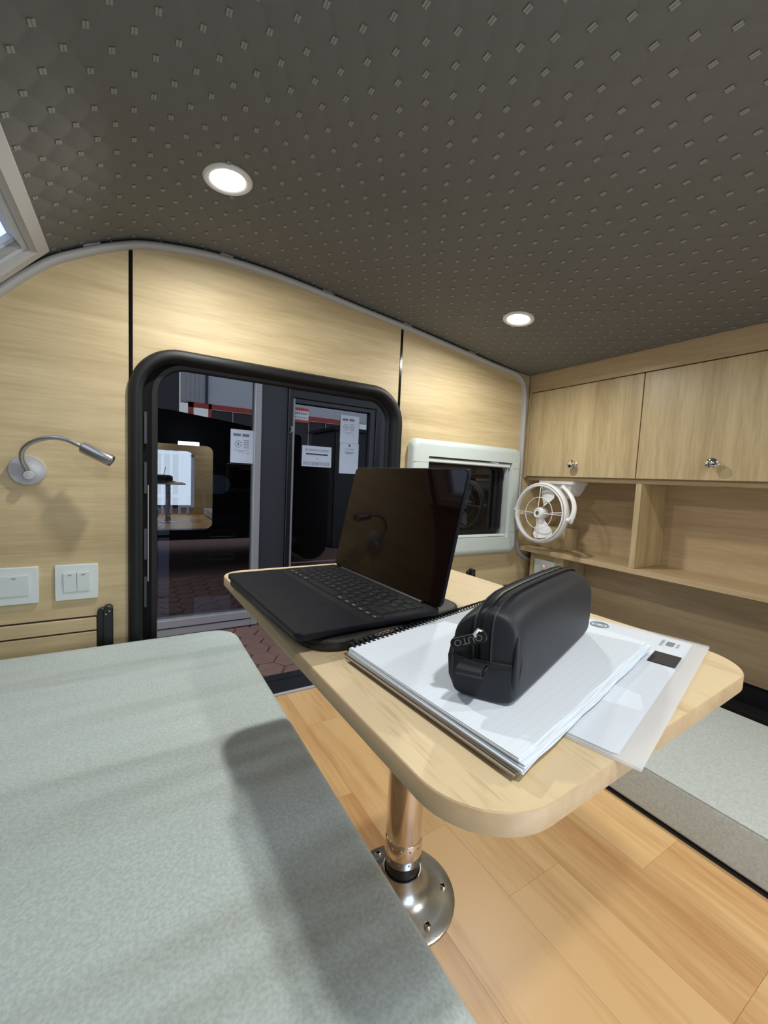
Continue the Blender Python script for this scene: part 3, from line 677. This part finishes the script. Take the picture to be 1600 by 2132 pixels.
for k in range(6):
    t_ = math.radians(-28+60*k); q = Vector((px+.074*cos(t_), py+.074*sin(t_), .0075))
    b = MB(); b.lathe([(.0065, 0), (.0062, .003), (.0045, .005), (.003, .0053)], 16, q, cap1=False); s_ = b.build('screw', M['chrome'], tbl)
    b = MB(); b.lathe([(.0031, .0053), (.0028, .003), (0, .003)], 6, q, cap0=False); b.build('screw_socket', M['black'], s_)
for k in range(4):
    t_ = math.radians(200+28*k); q = Vector((px+.0322*cos(t_), py+.0322*sin(t_), .104)); b = MB(); b.lathe([(.0022, 0), (.0018, .001)], 8, q, (cos(t_), sin(t_), 0)); b.build('collar_pin', M['steel'], tbl)

# ------------------------------------------------------------------ laptop sleeve
sl = thing('laptop_sleeve', 'black zipped sleeve lying flat under the open laptop', 'laptop sleeve', (.27, .56, TT))
def roundpoly(cs, seg=8):
    out = []; n = len(cs)
    for i, (p, r) in enumerate(cs):
        p = Vector(p); a = (Vector(cs[i-1][0])-p).normalized(); c = (Vector(cs[(i+1) % n][0])-p).normalized()
        ang = a.angle(c); d = r/math.tan(ang/2); cen = p+(a+c).normalized()*(r/sin(ang/2)); s0 = p+a*d-cen; s1 = p+c*d-cen
        t0 = math.atan2(s0.y, s0.x); t1 = math.atan2(s1.y, s1.x)
        while t1 < t0: t1 += 2*PI
        for k in range(seg+1): t_ = t0+(t1-t0)*k/seg; out.append((cen.x+r*cos(t_), cen.y+r*sin(t_)))
    return out
SO = roundpoly([((.134, .724), .028), ((.160, .386), .042), ((.408, .432), .040), ((.395, .735), .03)])
b = MB(); b.poly(SO, [(.005, TT+.0005), (.001, TT+.003), (0, TT+.006), (.0008, TT+.0073), (.002, TT+.0078), (.0008, TT+.0085), (0, TT+.0105), (.0015, TT+.0135), (.006, TT+.0155), (.02, TT+.016)]); b.build('sleeve_body', M['sleeve'], sl, smooth=50)
def offp(out, d):
    n = len(out); r_ = []
    for i in range(n):
        a, c = Vector(out[i-1]), Vector(out[(i+1) % n]); t_ = (c-a).normalized(); r_.append((out[i][0]-t_.y*d, out[i][1]+t_.x*d))
    return r_
b = MB(); b.tube([(p[0], p[1], TT+.0079) for p in offp(SO, .0009)], .0012, 5, closed=True); b.build('zip_line', M['black'], sl)
b = MB(); b.box(-.013, .013, -.003, .003, 0, .0012); b.xf(Matrix.Translation((.247, .3955, TT+.0125)) @ Matrix.Rotation(.25, 4, 'Z')); b.build('zip_pull', M['pink'], sl, bevel=.0005)
b = MB(); b.tube([(.205, .388, TT+.0135), (.216, .390, TT+.0155), (.226, .392, TT+.015), (.234, .394, TT+.0135)], [.002, .003, .003, .0015], 8); b.build('pull_cord', M['sleeve'], sl)

# ------------------------------------------------------------------ laptop (local: x towards the hinge, y along it)
LZ = TT+.0168
lt = thing('laptop', 'open dark blue-black laptop with its screen tilted back', 'laptop', (.2345, .548, LZ), math.radians(2.8))
HW, HD = .1475, .0985
b = MB(); b.rl(-HD, HD, -HW, HW, .011, [(.006, .0), (.002, .0015), (0, .004), (0, .0088), (.0008, .0097)], 8); base = b.build('base', M['lap'], lt, local=True, smooth=40)
b = MB(); b.rl(-HD+.010, -HD+.078, -.064, .064, .004, [(.0, .0092), (.0, .00985)], 4); b.build('trackpad', M['lap'], base, local=True)
b = MB(); b.rl(-HD+.085, HD-.014, -.134, .134, .004, [(.0, .0093), (.0, .00975)], 4); b.build('key_well', M['black'], base, local=True)
rowsk = [('1234567890-=', 1.0), ('QWERTYUIOP[]', 1.0), ("ASDFGHJKL;'", 1.0), ('ZXCVBNM,./', 1.0)]
xr = HD-.014-.003; leg = MB(); ktop = .0108; kp = .0188
def key(x0, x1, y0, y1):
    b = MB(); b.rl(x0, x1, y0, y1, .0022, [(0, .0097), (0, ktop-.0003), (.0004, ktop)], 2); return b.build('key', M['key'], base, local=True, smooth=30)
def legend(ch, x, y, s_=.0052):
    t_ = text_mesh(ch, s_, .00004); t_.xf(Matrix.Translation((x, y, ktop+.00006)) @ Matrix.Rotation(-PI/2, 4, 'Z')); leg.add(t_.v, t_.f)
# y grows away from the viewer: the left end of the keyboard (as typed) is +y
yl = .132
for k in range(14):
    key(xr-.0080, xr, yl-(k+1)*.01886+.001, yl-k*.01886-.001)
xx = xr-.0080-.0022
for r_, (chs, _) in enumerate(rowsk):
    x1 = xx-r_*.0148; x0 = x1-.0128; y = yl
    lead = (.0, .009, .014, .023)[r_]
    if r_ == 0: lead = 0; chs = '`'+chs
    else:
        key(x0, x1, y-.0175-lead+.001, y-.001); y -= .0175+lead
    for ch in chs:
        key(x0, x1, y-.0175, y-.0012); legend(ch, (x0+x1)/2, y-.0094); y -= kp*.985
    if y > -.130: key(x0, x1, -.131, y-.0012)
x1 = xx-4*.0148; x0 = x1-.0136; y = yl
for w_ in (.0165, .0165, .0165, .022, .094, .022, .0165, .0165, .0165, .0155, .0145):
    key(x0, x1, y-w_, y-.0012); 
    if w_ < .03: leg.add([(x0+.003, y-w_*.7, ktop+.0001), (x0+.0055, y-w_*.7, ktop+.0001), (x0+.0055, y-w_*.3, ktop+.0001), (x0+.003, y-w_*.3, ktop+.0001)], [(0, 1, 2, 3)])
    y -= w_+.0008
tag(leg.build('key_legends', M['legend'], base, local=True, smooth=0), 'small pale key lettering', kind='stuff')
for s_ in (1, -1):
    b = MB(); b.box(-HD+.085, HD-.018, s_*.141-.0035, s_*.141+.0035, .0094, .0098); b.build('speaker_strip', M['key'], base, local=True)
b = MB(); b.tube([(HD-.006, -.115, .0085), (HD-.006, .115, .0085)], .0042, 12); b.build('hinge', M['black'], lt, local=True)
tilt = Matrix.Translation((HD-.004, 0, .0105)) @ Matrix.Rotation(math.radians(12.0), 4, 'Y')
b = MB(); b.rl(0.0, .185, -HW, HW, .010, [(.001, -.0002), (0, .0008), (0, .0042), (.001, .005), (.004, .0056)], 8)
# lay screen coordinates: x=height, y=hinge, z=thickness (back +x)
S = Matrix(((0, 0, 1, 0), (0, 1, 0, 0), (1, 0, 0, 0), (0, 0, 0, 1)))
b.xf(tilt @ S); scr = b.build('screen_lid', M['lap'], lt, local=True, smooth=40)
b = MB(); b.rl(.0025, .1830, -HW+.0022, HW-.0022, .008, [(0, -.0001), (0, -.0009)], 8); b.xf(tilt @ S); b.build('screen_glass', M['screen'], scr, local=True)
for s_ in (1, -1):
    b = MB(); b.lathe([(.006, 0), (.006, -.0008)], 16, (s_*(HD-.02), HW-.02, .0004)); b.build('foot', M['rubber'], base, local=True)

# ------------------------------------------------------------------ plastic folder with papers, under the notebook
fo_r = math.radians(14.5)
FZ = TT+.0004
fold = thing('plastic_folder', 'clear plastic folder of papers sticking out past the table edge', 'folder', (.294, .134, FZ), fo_r)
b = MB(); b.box(0, .326, 0, .232, 0, .0006); b.build('back_sheet', M['clear'], fold, local=True)
for k in range(3):
    b = MB(); o_ = .0015*k; b.box(.008-o_, .319-o_*.5, .016+o_, .229, .0007+k*.0005, .0011+k*.0005); b.build('paper_sheet', M['paper'], fold, local=True)
b = MB(); v = []; nn = 14
for i in range(nn+1):
    for j in range(9):
        v.append((.326*i/nn, .232*j/8, .0024+.0006*sin(i*1.1)*sin(j*.9)))
b.add(v, [(i*9+j, i*9+j+1, i*9+j+10, i*9+j+9) for i in range(nn) for j in range(8)]); b.build('cover_sheet', M['clear'], fold, local=True)
def flp(x, y): # world table point -> folder local
    d = Vector((x-.294, y-.134)); return (d.x*cos(fo_r)+d.y*sin(fo_r), -d.x*sin(fo_r)+d.y*cos(fo_r))
P4 = [flp(*p) for p in ((.491, .229), (.526, .237), (.524, .211), (.495, .203))]
xs = [p[0] for p in P4]; ysx = [p[1] for p in P4]
b = MB(); b.box(min(xs), max(xs), min(ysx), max(ysx), .0030, .0033); b.build('dark_label', M['inkblack'], fold, local=True)
cx_, cy_ = flp(.566, .240)
b = MB()
for k in range(11):
    b.box(cx_-.008+k*.0016, cx_-.008+k*.0016+(.0005 if k % 3 else .0009), cy_-.004, cy_+.004, .0031, .0033)
b.build('barcode', M['ink'], fold, local=True)
t_ = text_mesh('TEST PAPER 2', .0045, .00005); t_.xf(Matrix.Translation((cx_-.001, cy_+.008, .0033)) @ Matrix.Rotation(-PI/2*0, 4, 'Z')); t_.build('printed_text', M['ink'], fold, local=True, smooth=0)
t_ = text_mesh('No. 1043', .004, .00005); t_.xf(Matrix.Translation((cx_-.001, cy_-.008, .0033))); t_.build('printed_text', M['ink'], fold, local=True, smooth=0)
cx_, cy_ = flp(.551, .322)
b = MB(); b.tube([(cx_+.011*cos(2*PI*k/28), cy_+.011*sin(2*PI*k/28), .0031) for k in range(28)], .0007, 4, closed=True)
b.tube([(cx_+.006*cos(2*PI*k/20), cy_+.006*sin(2*PI*k/20), .0031) for k in range(20)], .0005, 4, closed=True); b.build('stamp', M['ink'], fold, local=True)

# ------------------------------------------------------------------ spiral notebook (local x along the spiral, y = 0 at the spiral, pages to -y)
nr = math.radians(13.6)
NZ = TT+.0050
nb = thing('spiral_notebook', 'white open spiral notebook under the black pencil case', 'notebook', (.188, .376, NZ), nr)
NL, NWD = .312, .213
def sheet(name, mt, x0, x1, y0, y1, z0, seed, th=.0008, curl=0, wav=.0004, sh=0):
    rnd = random.Random(seed); ph = rnd.random()*6; nx_, ny_ = 22, 14; v = []
    for i in range(nx_+1):
        for j in range(ny_+1):
            u, w_ = i/nx_, j/ny_
            zz = z0+wav*sin(u*9+ph)*w_+wav*.7*sin(u*17+ph*2)*w_**2+curl*(w_**4)*(u*.3+.1)+curl*.8*(max(0, 1-u*5))**2*w_**3
            v.append((x0+(x1-x0)*u+sh*w_-.029*w_, y0+(y1-y0)*w_+.0006*sin(u*23+ph), zz))
    nn = len(v); v += [(a, c, d-th) for a, c, d in v]; R = ny_+1
    f = [(i*R+j, i*R+j+1, (i+1)*R+j+1, (i+1)*R+j) for i in range(nx_) for j in range(ny_)]
    f += [tuple(x+nn for x in reversed(q)) for q in f]
    ed = [i*R for i in range(nx_+1)]+[nx_*R+j for j in range(1, R)]+[i*R+ny_ for i in range(nx_-1, -1, -1)]+[j for j in range(ny_-1, 0, -1)]
    f += [(ed[i], ed[(i+1) % len(ed)], ed[(i+1) % len(ed)]+nn, ed[i]+nn) for i in range(len(ed))]
    b = MB(); b.add(v, f); return b.build(name, mt, nb, local=True, smooth=50)
sheet('cover', M['card'], -.001, NL-.004, -.004, -NWD+.006, .0000, 1, .0012, 0, .0001)
sheet('cover', M['card'], .001, NL-.003, -.004, -NWD+.005, .0016, 2, .0008, .0003, .0002)
for k in range(7):
    rnd = random.Random(k+5)
    sheet('page', M['ruled'] if k == 6 else M['paper'], .0005+rnd.uniform(0, .0012)+.0004*k, NL-.001+rnd.uniform(-.001, .002), -.0035, -NWD+rnd.uniform(-.001, .003)+.0006*k, .0026+k*.0010, k+20, .0008, .0006*k*.6, .00022, rnd.uniform(-.001, .001))
NT = .0026+6*.0010
for k in range(44):
    x = .008+k*(NL-.016)/43
    for dx in (0, .0018):
        b = MB(); b.tube([(x+dx, .0005+.0062*cos(t_)-.0012, .0048+.0066*sin(t_)) for t_ in [PI*(-.95)+PI*1.9*q/12 for q in range(13)]], .00062, 5); b.build('wire_ring', M['black'], nb, local=True)
    b = MB(); b.box(x-.0008, x+.0028, -.0068, -.0045, NT-.0002, NT+.00035); b.build('punch_hole', M['rubber'], nb, local=True)

# ------------------------------------------------------------------ pencil case
cr_ = math.radians(19.4)
CZ = NZ+NT+.0012
cs = thing('pencil_case', 'black boxy zipped pencil case standing on the white notebook', 'pencil case', (.2475, .236, CZ), cr_)
CL, CW, CH = .238, .049, .083
def shear(p): return (p[0]-.27*(p[1]+CW/2)*max(0, 1-p[0]/.12), p[1], p[2])
def csec(x, wsc=1, hsc=1, zoff=0, ys=0):
    l = []; hw = CW/2*wsc; H = CH*hsc
    # rounded box section, slightly slumped, low ridge at the zip
    pts_ = [(-hw*.86, 0), (-hw*.3, -.0), (hw*.3, 0), (hw*.86, 0), (hw*1.0, .004), (hw*1.05, H*.12), (hw*1.08, H*.35), (hw*1.07, H*.55), (hw*1.04, H*.70), (hw*.93, H*.80), (hw*.66, H*.885), (hw*.32, H*.965), (0, H), (-hw*.3, H*.995), (-hw*.66, H*.96), (-hw*.92, H*.89), (-hw*1.03, H*.78), (-hw*1.06, H*.6), (-hw*1.06, H*.35), (-hw*1.03, H*.12), (-hw*1.0, .004)]
    return [(x, y+ys, zz+zoff) for y, zz in pts_]
b = MB(); loops = []
for x, w_, h_, zo in ((0, .80, .80, .002), (.0006, .93, .86, .001), (.004, 1.0, .90, 0), (.012, 1.02, .94, 0), (.03, 1.02, .985, 0), (.06, 1.03, 1.0, 0), (.12, 1.03, 1.0, 0), (.18, 1.02, .985, 0), (.208, 1.0, .95, 0), (.225, .98, .86, 0), (.233, .95, .78, .001), (.2355, .88, .72, .002), (.2358, .7, .6, .004)):
    loops.append(csec(x, w_, h_, zo))
b.loft(loops)
b.v = [shear(p) for p in b.v]; body = b.build('case_body', M['case'], cs, local=True, smooth=0)
for p in body.data.polygons: p.use_smooth = True
ss = body.modifiers.new('smooth', 'SUBSURF'); ss.levels = ss.render_levels = 2
def sheared(b):
    b.v = [shear(p) for p in b.v]; return b
def topz(x): 
    tb = [(-.01, .80), (0, .82), (.004, .885), (.012, .935), (.03, .983), (.06, 1.0), (.12, 1.0), (.18, .985), (.208, .95), (.225, .86), (.235, .78)]
    for (a, h0), (c, h1) in zip(tb, tb[1:]):
        if a <= x <= c: return CH*(h0+(h1-h0)*(x-a)/(c-a))
    return CH*.7
zp = [(-.0012, .034), (-.0022, .045), (-.0022, .058), (-.0008, .066), (.0030, .0715), (.010, .0762)]+[(x/1000, topz(x/1000)+.0002) for x in range(18, 226, 12)]
for w_, nm, mt_, dz_ in ((.0115, 'zip_tape', 'caseseam', .0006), (.0022, 'zip_teeth', 'rubber', .0015)):
    b = MB(); loops = []
    for i, (x, zz) in enumerate(zp):
        a, c = zp[max(i-1, 0)], zp[min(i+1, len(zp)-1)]; t_ = Vector((c[0]-a[0], c[1]-a[1])).normalized(); nx_, nz_ = -t_.y, t_.x
        loops.append([(x+nx_*dz_, -w_/2, zz+nz_*dz_), (x+nx_*dz_, w_/2, zz+nz_*dz_), (x-nx_*.003, w_/2, zz-nz_*.003), (x-nx_*.003, -w_/2, zz-nz_*.003)])
    b.loft(loops); sheared(b).build(nm, M[mt_], cs, local=True, smooth=60)
for sy_ in (1, -1):
    b = MB(); b.tube([(x-(.0006 if i < 5 else 0), sy_*.0068, zz+.0006) for i, (x, zz) in enumerate(zp)], .0009, 6); sheared(b).build('zip_seam', M['case'], cs, local=True)
b = MB(); b.tube([(-.0010, -.0225, .034), (-.0022, -.012, .0335), (-.0024, 0, .0332), (-.0022, .012, .0335), (-.001, .0225, .034)], .0008, 6); sheared(b).build('end_seam', M['rubber'], cs, local=True)
for sy_ in (1, -1):
    hk = .80 if sy_ > 0 else 1.0; yk = .0008 if sy_ > 0 else 0
    b = MB(); b.tube([(.0045, sy_*(.0222+yk), .004), (.0020, sy_*(.0240+yk), .02*hk), (.0010, sy_*(.0246+yk), .04*hk), (.0030, sy_*(.0240+yk), .055*hk), (.010, sy_*(.0225+yk), .064*hk)], [.0010, .0024, .0026, .0020, .0006], 8); sheared(b).build('corner_fold', M['case'], cs, local=True, smooth=60)
    b = MB(); b.tube([(.0060, sy_*(.0246+yk), .008), (.0075, sy_*(.0257+yk), .03*hk), (.0085, sy_*(.0254+yk), .050*hk)], [.0004, .0010, .0003], 6); sheared(b).build('corner_seam', M['rubber'], cs, local=True)
b = MB(); lp = []
for k in range(13):
    t_ = PI*2*k/12; cxx = -.012+.0105*cos(t_); czz = .030+.0052*sin(t_)
    lp.append([(cxx, -.007+.0015*cos(t_), czz), (cxx, .010, czz), (cxx+.0012*cos(t_)*-1, .010, czz-.0012*sin(t_)), (cxx-.0012*cos(t_), -.007+.0015*cos(t_), czz-.0012*sin(t_))])
b.loft(lp, False, False); sheared(b).build('tab_loop', M['case'], cs, local=True, smooth=60)
pm = Matrix.Translation((-.0065, .008, .050)) @ Matrix.Rotation(math.radians(-90), 4, 'Z') @ Matrix.Rotation(math.radians(72), 4, 'X') @ Matrix.Rotation(math.radians(205), 4, 'Z')
b = MB(); b.rl(-.014, .014, -.0042, .0042, .0035, [(.0005, 0), (0, .0006), (0, .0020), (.0006, .0026)], 5); b.xf(pm); pul = sheared(b).build('zip_pull', M['rubber'], cs, local=True)
tx = text_mesh('OUTO', .0075, .0002); tx.xf(pm @ Matrix.Translation((0, 0, .0027))); sheared(tx).build('pull_lettering', M['satin'], pul, local=True, smooth=0)
b = MB(); b.tube([(-.004, .000, .058), (-.007, .002, .060), (-.008, .004, .056), (-.006, .003, .052)], .0015, 6); sheared(b).build('zip_slider', M['satin'], cs, local=True)

# ------------------------------------------------------------------ outside: paving, shop front, building across the way
GZ = z(-1.245)
pav = thing('pavement', 'red-brown irregular paving outside the doorway', None, (.8, 2.4, GZ), kind='structure')
b = MB(); b.box(-14, 16, -16, 9, GZ-.1, GZ-.012); b.build('paving_bed', M['paver'], pav)
meshes = []
for s_ in range(5):
    rnd = random.Random(s_+50); b = MB()
    pts_ = [(.098*cos(PI/3*k+.0)*(1+rnd.uniform(-.10, .0)), .098*sin(PI/3*k)*(1+rnd.uniform(-.10, .0))) for k in range(6)][::-1]
    b.poly(pts_[::-1], [(0, 0), (0, .008), (.004, .012)]); o = b.build('paver', M['paver'], pav, local=True, smooth=0); meshes.append(o.data); bpy.data.objects.remove(o)
k = 0
for i in range(0, 13):
    for j in range(0, 11):
        o = bpy.data.objects.new('paver', meshes[random.randrange(5)]); C.objects.link(o); o.parent = pav
        o.location = (-.5+i*.150, -.80+j*.173+(.0866 if i % 2 else 0), -.010+random.uniform(-.001, .001)); o.rotation_euler = (0, 0, PI/3*random.randrange(6))
SY = 3.40
shop = thing('shop_front', 'dark glazed shop front with grey metal frames beyond the doorway', 'shop front', (1.0, SY, GZ))
def sb(name, x0, x1, z0, z1, mt_, y0=SY-.03, y1=SY+.05, bev=.004, par=None):
    b = MB(); b.box(x0, x1, y0, y1, z(z0), z(z1)); return b.build(name, M[mt_], par or shop, bevel=bev, seg=1)
sb('header_band', -.2, 3.4, .765, 1.6, 'slate')
sb('sill', -.2, .815, -1.235, -1.115, 'alu', SY-.05)
sb('sill_ledge', -.2, .815, -1.180, -1.172, 'slate', SY-.053, SY-.049, 0)
sb('mullion', .815, .868, -1.235, .765, 'alu', SY-.05)
sb('metal_panel', .868, 1.080, -1.235, .765, 'slate', SY-.035)
sb('metal_panel', -3.2, -.2, -1.235, .95, 'slate', SY-.035)
sb('metal_panel', 1.955, 3.4, -1.235, .765, 'slate', SY-.035)
sb('pane', -.2, .815, -1.115, .765, 'glass', SY, SY+.006, 0)
fr = sb('door_frame', 1.080, 1.120, -1.235, .745, 'black', SY-.055)
sb('door_frame', 1.900, 1.955, -1.235, .745, 'black', SY-.055)
sb('door_frame', 1.120, 1.900, .620, .688, 'black', SY-.055)
sb('door_head_strip', 1.085, 1.95, .689, .716, 'paper', SY-.075, SY-.056)
sb('door_stile', 1.120, 1.140, -1.235, .620, 'alu', SY-.04, bev=.002)
sb('door_stile', 1.850, 1.900, -1.235, .620, 'slate', SY-.04, bev=.002)
sb('door_rail', 1.140, 1.850, .585, .620, 'slate', SY-.04, bev=.002)
sb('pane', 1.140, 1.850, -1.235, .585, 'glass', SY, SY+.006, 0)
b = MB(); b.lathe([(.012, 0), (.012, .02), (.018, .03), (.016, .045), (0, .048)], 16, (1.835, SY-.04, z(-.17)), (0, -1, 0)); b.build('door_handle', M['satin'], shop)
b = MB(); b.tube([(1.095, SY-.06, z(.335)), (1.10, SY-.085, z(.345)), (1.105, SY-.085, z(.375)), (1.10, SY-.06, z(.385))], .006, 6); b.build('door_hook', M['alu'], shop)
# dark room behind the glass
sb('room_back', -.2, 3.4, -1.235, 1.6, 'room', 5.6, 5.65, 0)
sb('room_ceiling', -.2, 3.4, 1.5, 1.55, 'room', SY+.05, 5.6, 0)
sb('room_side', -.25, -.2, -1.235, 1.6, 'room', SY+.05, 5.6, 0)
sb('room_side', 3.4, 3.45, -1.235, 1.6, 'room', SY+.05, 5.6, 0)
sb('paving_shade_board', -.1, 4.2, 1.62, 1.68, 'slate', 1.75, SY, 0)  # unseen board added overhead to darken the paving before the shop
sb('strip_light', .44, .66, .275, .315, 'lens', 5.30, 5.33, 0)
# black drawer unit right behind the glass
dr = thing('drawer_unit', 'black drawer unit with slotted handles behind the left shop pane', 'drawer unit', (.48, 3.62, z(-1.235)))
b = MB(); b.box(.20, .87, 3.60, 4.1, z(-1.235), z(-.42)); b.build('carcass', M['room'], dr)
for k, (z0, z1) in enumerate(((-.60, -.43), (-.80, -.61), (-1.02, -.81))):
    b = MB(); b.box(.40, .80, 3.58, 3.60, z(z0), z(z1)); d_ = b.build('drawer', M['rubber'], dr, bevel=.003)
    zc = (z0+z1)/2; b = MB(); pts_ = [(p, 3.577, q) for p, q in rrpts(.53, .72, z(zc-.022), z(zc+.022), .01, 3)]; b.tube(pts_, .003, 5, closed=True); b.build('slot_handle', M['satin'], d_)
b = MB(); b.box(.42, .70, 3.57, 3.60, z(-1.22), z(-1.03)); b.build('pale_plinth_panel', M['pale'], dr)
dk = thing('office_desk', 'pale grey desk with one white leg behind the left shop pane', 'desk', (.3, 3.6, z(-1.235)))
b = MB(); b.box(.16, .235, 3.50, 3.56, z(-1.235), z(-.18)); b.build('leg', M['pale'], dk, bevel=.006)
b = MB(); b.box(-.15, .26, 3.50, 4.0, z(-.18), z(-.15)); b.build('desktop', M['pale'], dk, bevel=.004)
b = MB(); b.box(.14, .235, 3.495, 3.565, z(-.52), z(-.50)); b.build('leg_clamp', M['black'], dk)
b = MB(); b.box(.13, .24, 3.495, 3.565, z(-.98), z(-.965)); b.build('leg_clamp', M['black'], dk)
gp = thing('room_divider', 'grey rounded divider standing behind the left shop pane', 'divider', (.7, 4.2, GZ))
b = MB(); b.rl(.50, .80, z(-.22), z(-.04), .09, [(0, 4.2), (0, 4.22)], 8, 'xz'); b.box(.55, .59, 4.205, 4.22, z(-1.235), z(-.2)); b.build('panel_board', M['pale'], gp)
ch = thing('office_chair', 'black office chair behind the left shop pane', 'chair', (1.0, 4.4, z(-1.235)))
def chb(b, *a):
    b.v = [(p[0]+.14, p[1]+.45, p[2]) for p in b.v]; return b.build(*a)
b = MB(); b.rl(.70, 1.02, z(-.62), z(-.14), .07, [(.02, 3.80), (0, 3.82), (0, 3.86), (.02, 3.88)], 6, 'xz'); chb(b, 'backrest', M['rubber'], ch)
b = MB(); b.rl(.68, 1.04, 3.75, 4.15, .08, [(.02, z(-.80)), (0, z(-.78)), (0, z(-.74)), (.02, z(-.72))], 6); chb(b, 'seat', M['rubber'], ch)
b = MB(); b.lathe([(.03, z(-1.20)), (.03, z(-.8))], 12, (.86, 3.95, 0)); chb(b, 'column', M['chrome'], ch)
for k in range(5):
    t_ = 2*PI*k/5+.3; b = MB(); b.tube([(.86, 3.95, z(-1.16)), (.86+.26*cos(t_), 3.95+.26*sin(t_), z(-1.205))], [.025, .018], 6); chb(b, 'leg', M['rubber'], ch)

# notices on the glass
def notice(x0, x1, z0, z1, lab, kind_):
    t = thing('paper_notice', lab, 'notice', ((x0+x1)/2, SY-.006, z((z0+z1)/2)))
    b = MB(); b.box(x0, x1, SY-.0055, SY-.0025, z(z0), z(z1)); b.build('sheet', M['paper'], t)
    W, H = x1-x0, z1-z0; xc = (x0+x1)/2
    def bar(a, c, d, e, mt_='ink'):
        b = MB(); b.box(x0+a*W, x0+c*W, SY-.0063, SY-.0055, z(z0+d*H), z(z0+e*H)); b.build('print', M[mt_], t)
    def txt(s_, size, u, v_, mt_='ink'):
        q = text_mesh(s_, size, .0002); q.xf(Matrix.Translation((x0+u*W, SY-.006, z(z0+v_*H))) @ Matrix.Rotation(PI/2, 4, 'X')); q.build('print', M[mt_], t, smooth=0)
    if kind_ == 'form':
        bar(.10, .40, .80, .88); bar(.46, .74, .80, .88)
        b = MB(); b.tube([(x0+.30*W+.13*W*cos(2*PI*k/20), SY-.0061, z(z0+.57*H)+.13*W*sin(2*PI*k/20)) for k in range(20)], .002, 4, closed=True); b.build('print', M['ink'], t)
        bar(.285, .315, .53, .61, 'inkblack'); 
        for k in range(5): bar(.52, .74, .46+k*.055, .475+k*.055)
        bar(.15, .72, .38, .39); bar(.3, .6, .33, .34); bar(.68, .72, .28, .31)
    elif kind_ == 'red':
        b = MB(); b.box(x0, x1, SY-.0061, SY-.005, z(z0+.80*H), z(z1)); b.build('print', M['red'], t)
        b = MB(); b.box(x0, x1, SY-.0061, SY-.005, z(z0), z(z0+.17*H)); b.build('print', M['red'], t)
        for k in range(7): bar(.08+k*.125, .16+k*.125, .53, .70)
        for k in range(7): bar(.08+k*.125, .15+k*.125, .27, .38)
    elif kind_ == 'card':
        txt('BUSINESS CARDS', .028, .5, .80); 
        for k in range(11): bar(.13+k*.068, .19+k*.068, .57, .64, 'inkblack')
        bar(.49, .52, .38, .42, 'inkblack')
        for k in range(16): bar(.06+k*.056, .08+k*.056, .06, .24)
    else:
        b = MB(); b.lathe([(.012, 0), (.012, .0008)], 14, (xc, SY-.0055, z(z0+.93*H)), (0, -1, 0)); b.build('print', M['ink'], t)
        txt('SCAN HERE', .016, .5, .80); bar(.25, .75, .70, .72); bar(.3, .7, .65, .67)
        bar(.9, .94, .12, .15)
notice(.645, .833, .068, .326, 'white printed form taped to the left shop pane', 'form')
notice(1.143, 1.268, .437, .553, 'small notice with red top and bottom bands', 'red')
notice(1.567, 1.750, .300, .542, 'upper white printed form at the right of the shop door glass', 'form')
notice(1.570, 1.756, .028, .298, 'lower right white sheet with a dark dot under its top edge', 'qr')
notice(1.222, 1.490, .072, .248, 'wide white card with dark centre line, middle of the shop door', 'card')

# building across the way, mirrored in the shop glass
bd = thing('facing_building', 'pale building with red-framed windows mirrored in the shop glass', 'building', (6, -8.3, GZ))
def bb(name, x0, x1, z0, z1, mt_, y0=-8.2, y1=-8.0, par=None):
    b = MB(); b.box(x0, x1, y0, y1, z(z0), z(z1)); return b.build(name, M[mt_], par or bd, smooth=0)
bb('upper_wall', 1.3, 16, 2.12, 5.2, 'pale'); bb('dark_wall', -12, 1.25, -1.24, 5.2, 'slate', -8.3, -8.05)
bb('lower_wall', 1.3, 16, -1.24, .45, 'pale')
bb('pillar', 6.9, 7.6, .45, 2.12, 'pale', -8.2, -7.9)
bb('red_band', 1.5, 6.9, 1.98, 2.14, 'red', -8.0, -7.95); bb('red_band', 1.5, 6.9, .42, .56, 'red', -8.0, -7.95); bb('red_post', 1.5, 1.66, .42, 2.14, 'red', -8.0, -7.95); bb('red_post', 2.1, 2.2, .42, 2.14, 'red', -8.0, -7.95)
x = 2.2
while x < 6.9:
    bb('window', x, min(x+.66, 6.9), .56, 1.98, 'darkwin', -8.1, -8.05); bb('window_bar', x+.655, x+.685, .56, 1.98, 'alu', -8.05, -8.0); x += .67
bb('downpipe', 2.0, 2.08, 2.14, 5.2, 'slate', -8.0, -7.92)
for k in range(5): bb('wall_rib', 1.32+k*.13, 1.39+k*.13, 2.14, 5.2, 'alu', -8.0, -7.96)
# white railing standing behind the caravan
rail = thing('railing', 'white upright railing outside, mirrored in the shop glass', 'railing', (.6, -3.0, GZ))
for k in range(12):
    b = MB(); b.box(-.3+k*.16, -.3+k*.16+.05, -3.02, -2.98, GZ, z(.45)); b.build('baluster', M['paper'], rail)
for zz in (-.6, .3):
    b = MB(); b.box(-.35, 1.6, -3.03, -2.97, z(zz), z(zz+.05)); b.build('rail', M['paper'], rail)

gc = thing('grey_cabin', 'plain grey cabin wall mirrored at the right of the shop door glass', 'cabin', (4.2, -.3, GZ))
b = MB(); b.box(2.95, 5.6, -.9, .2, GZ, z(.78)); b.build('cabin_body', M['slate'], gc, bevel=.02)
b = MB(); b.box(2.90, 5.65, -.95, .25, z(.78), z(.84)); b.build('cabin_roof', M['black'], gc, bevel=.01)
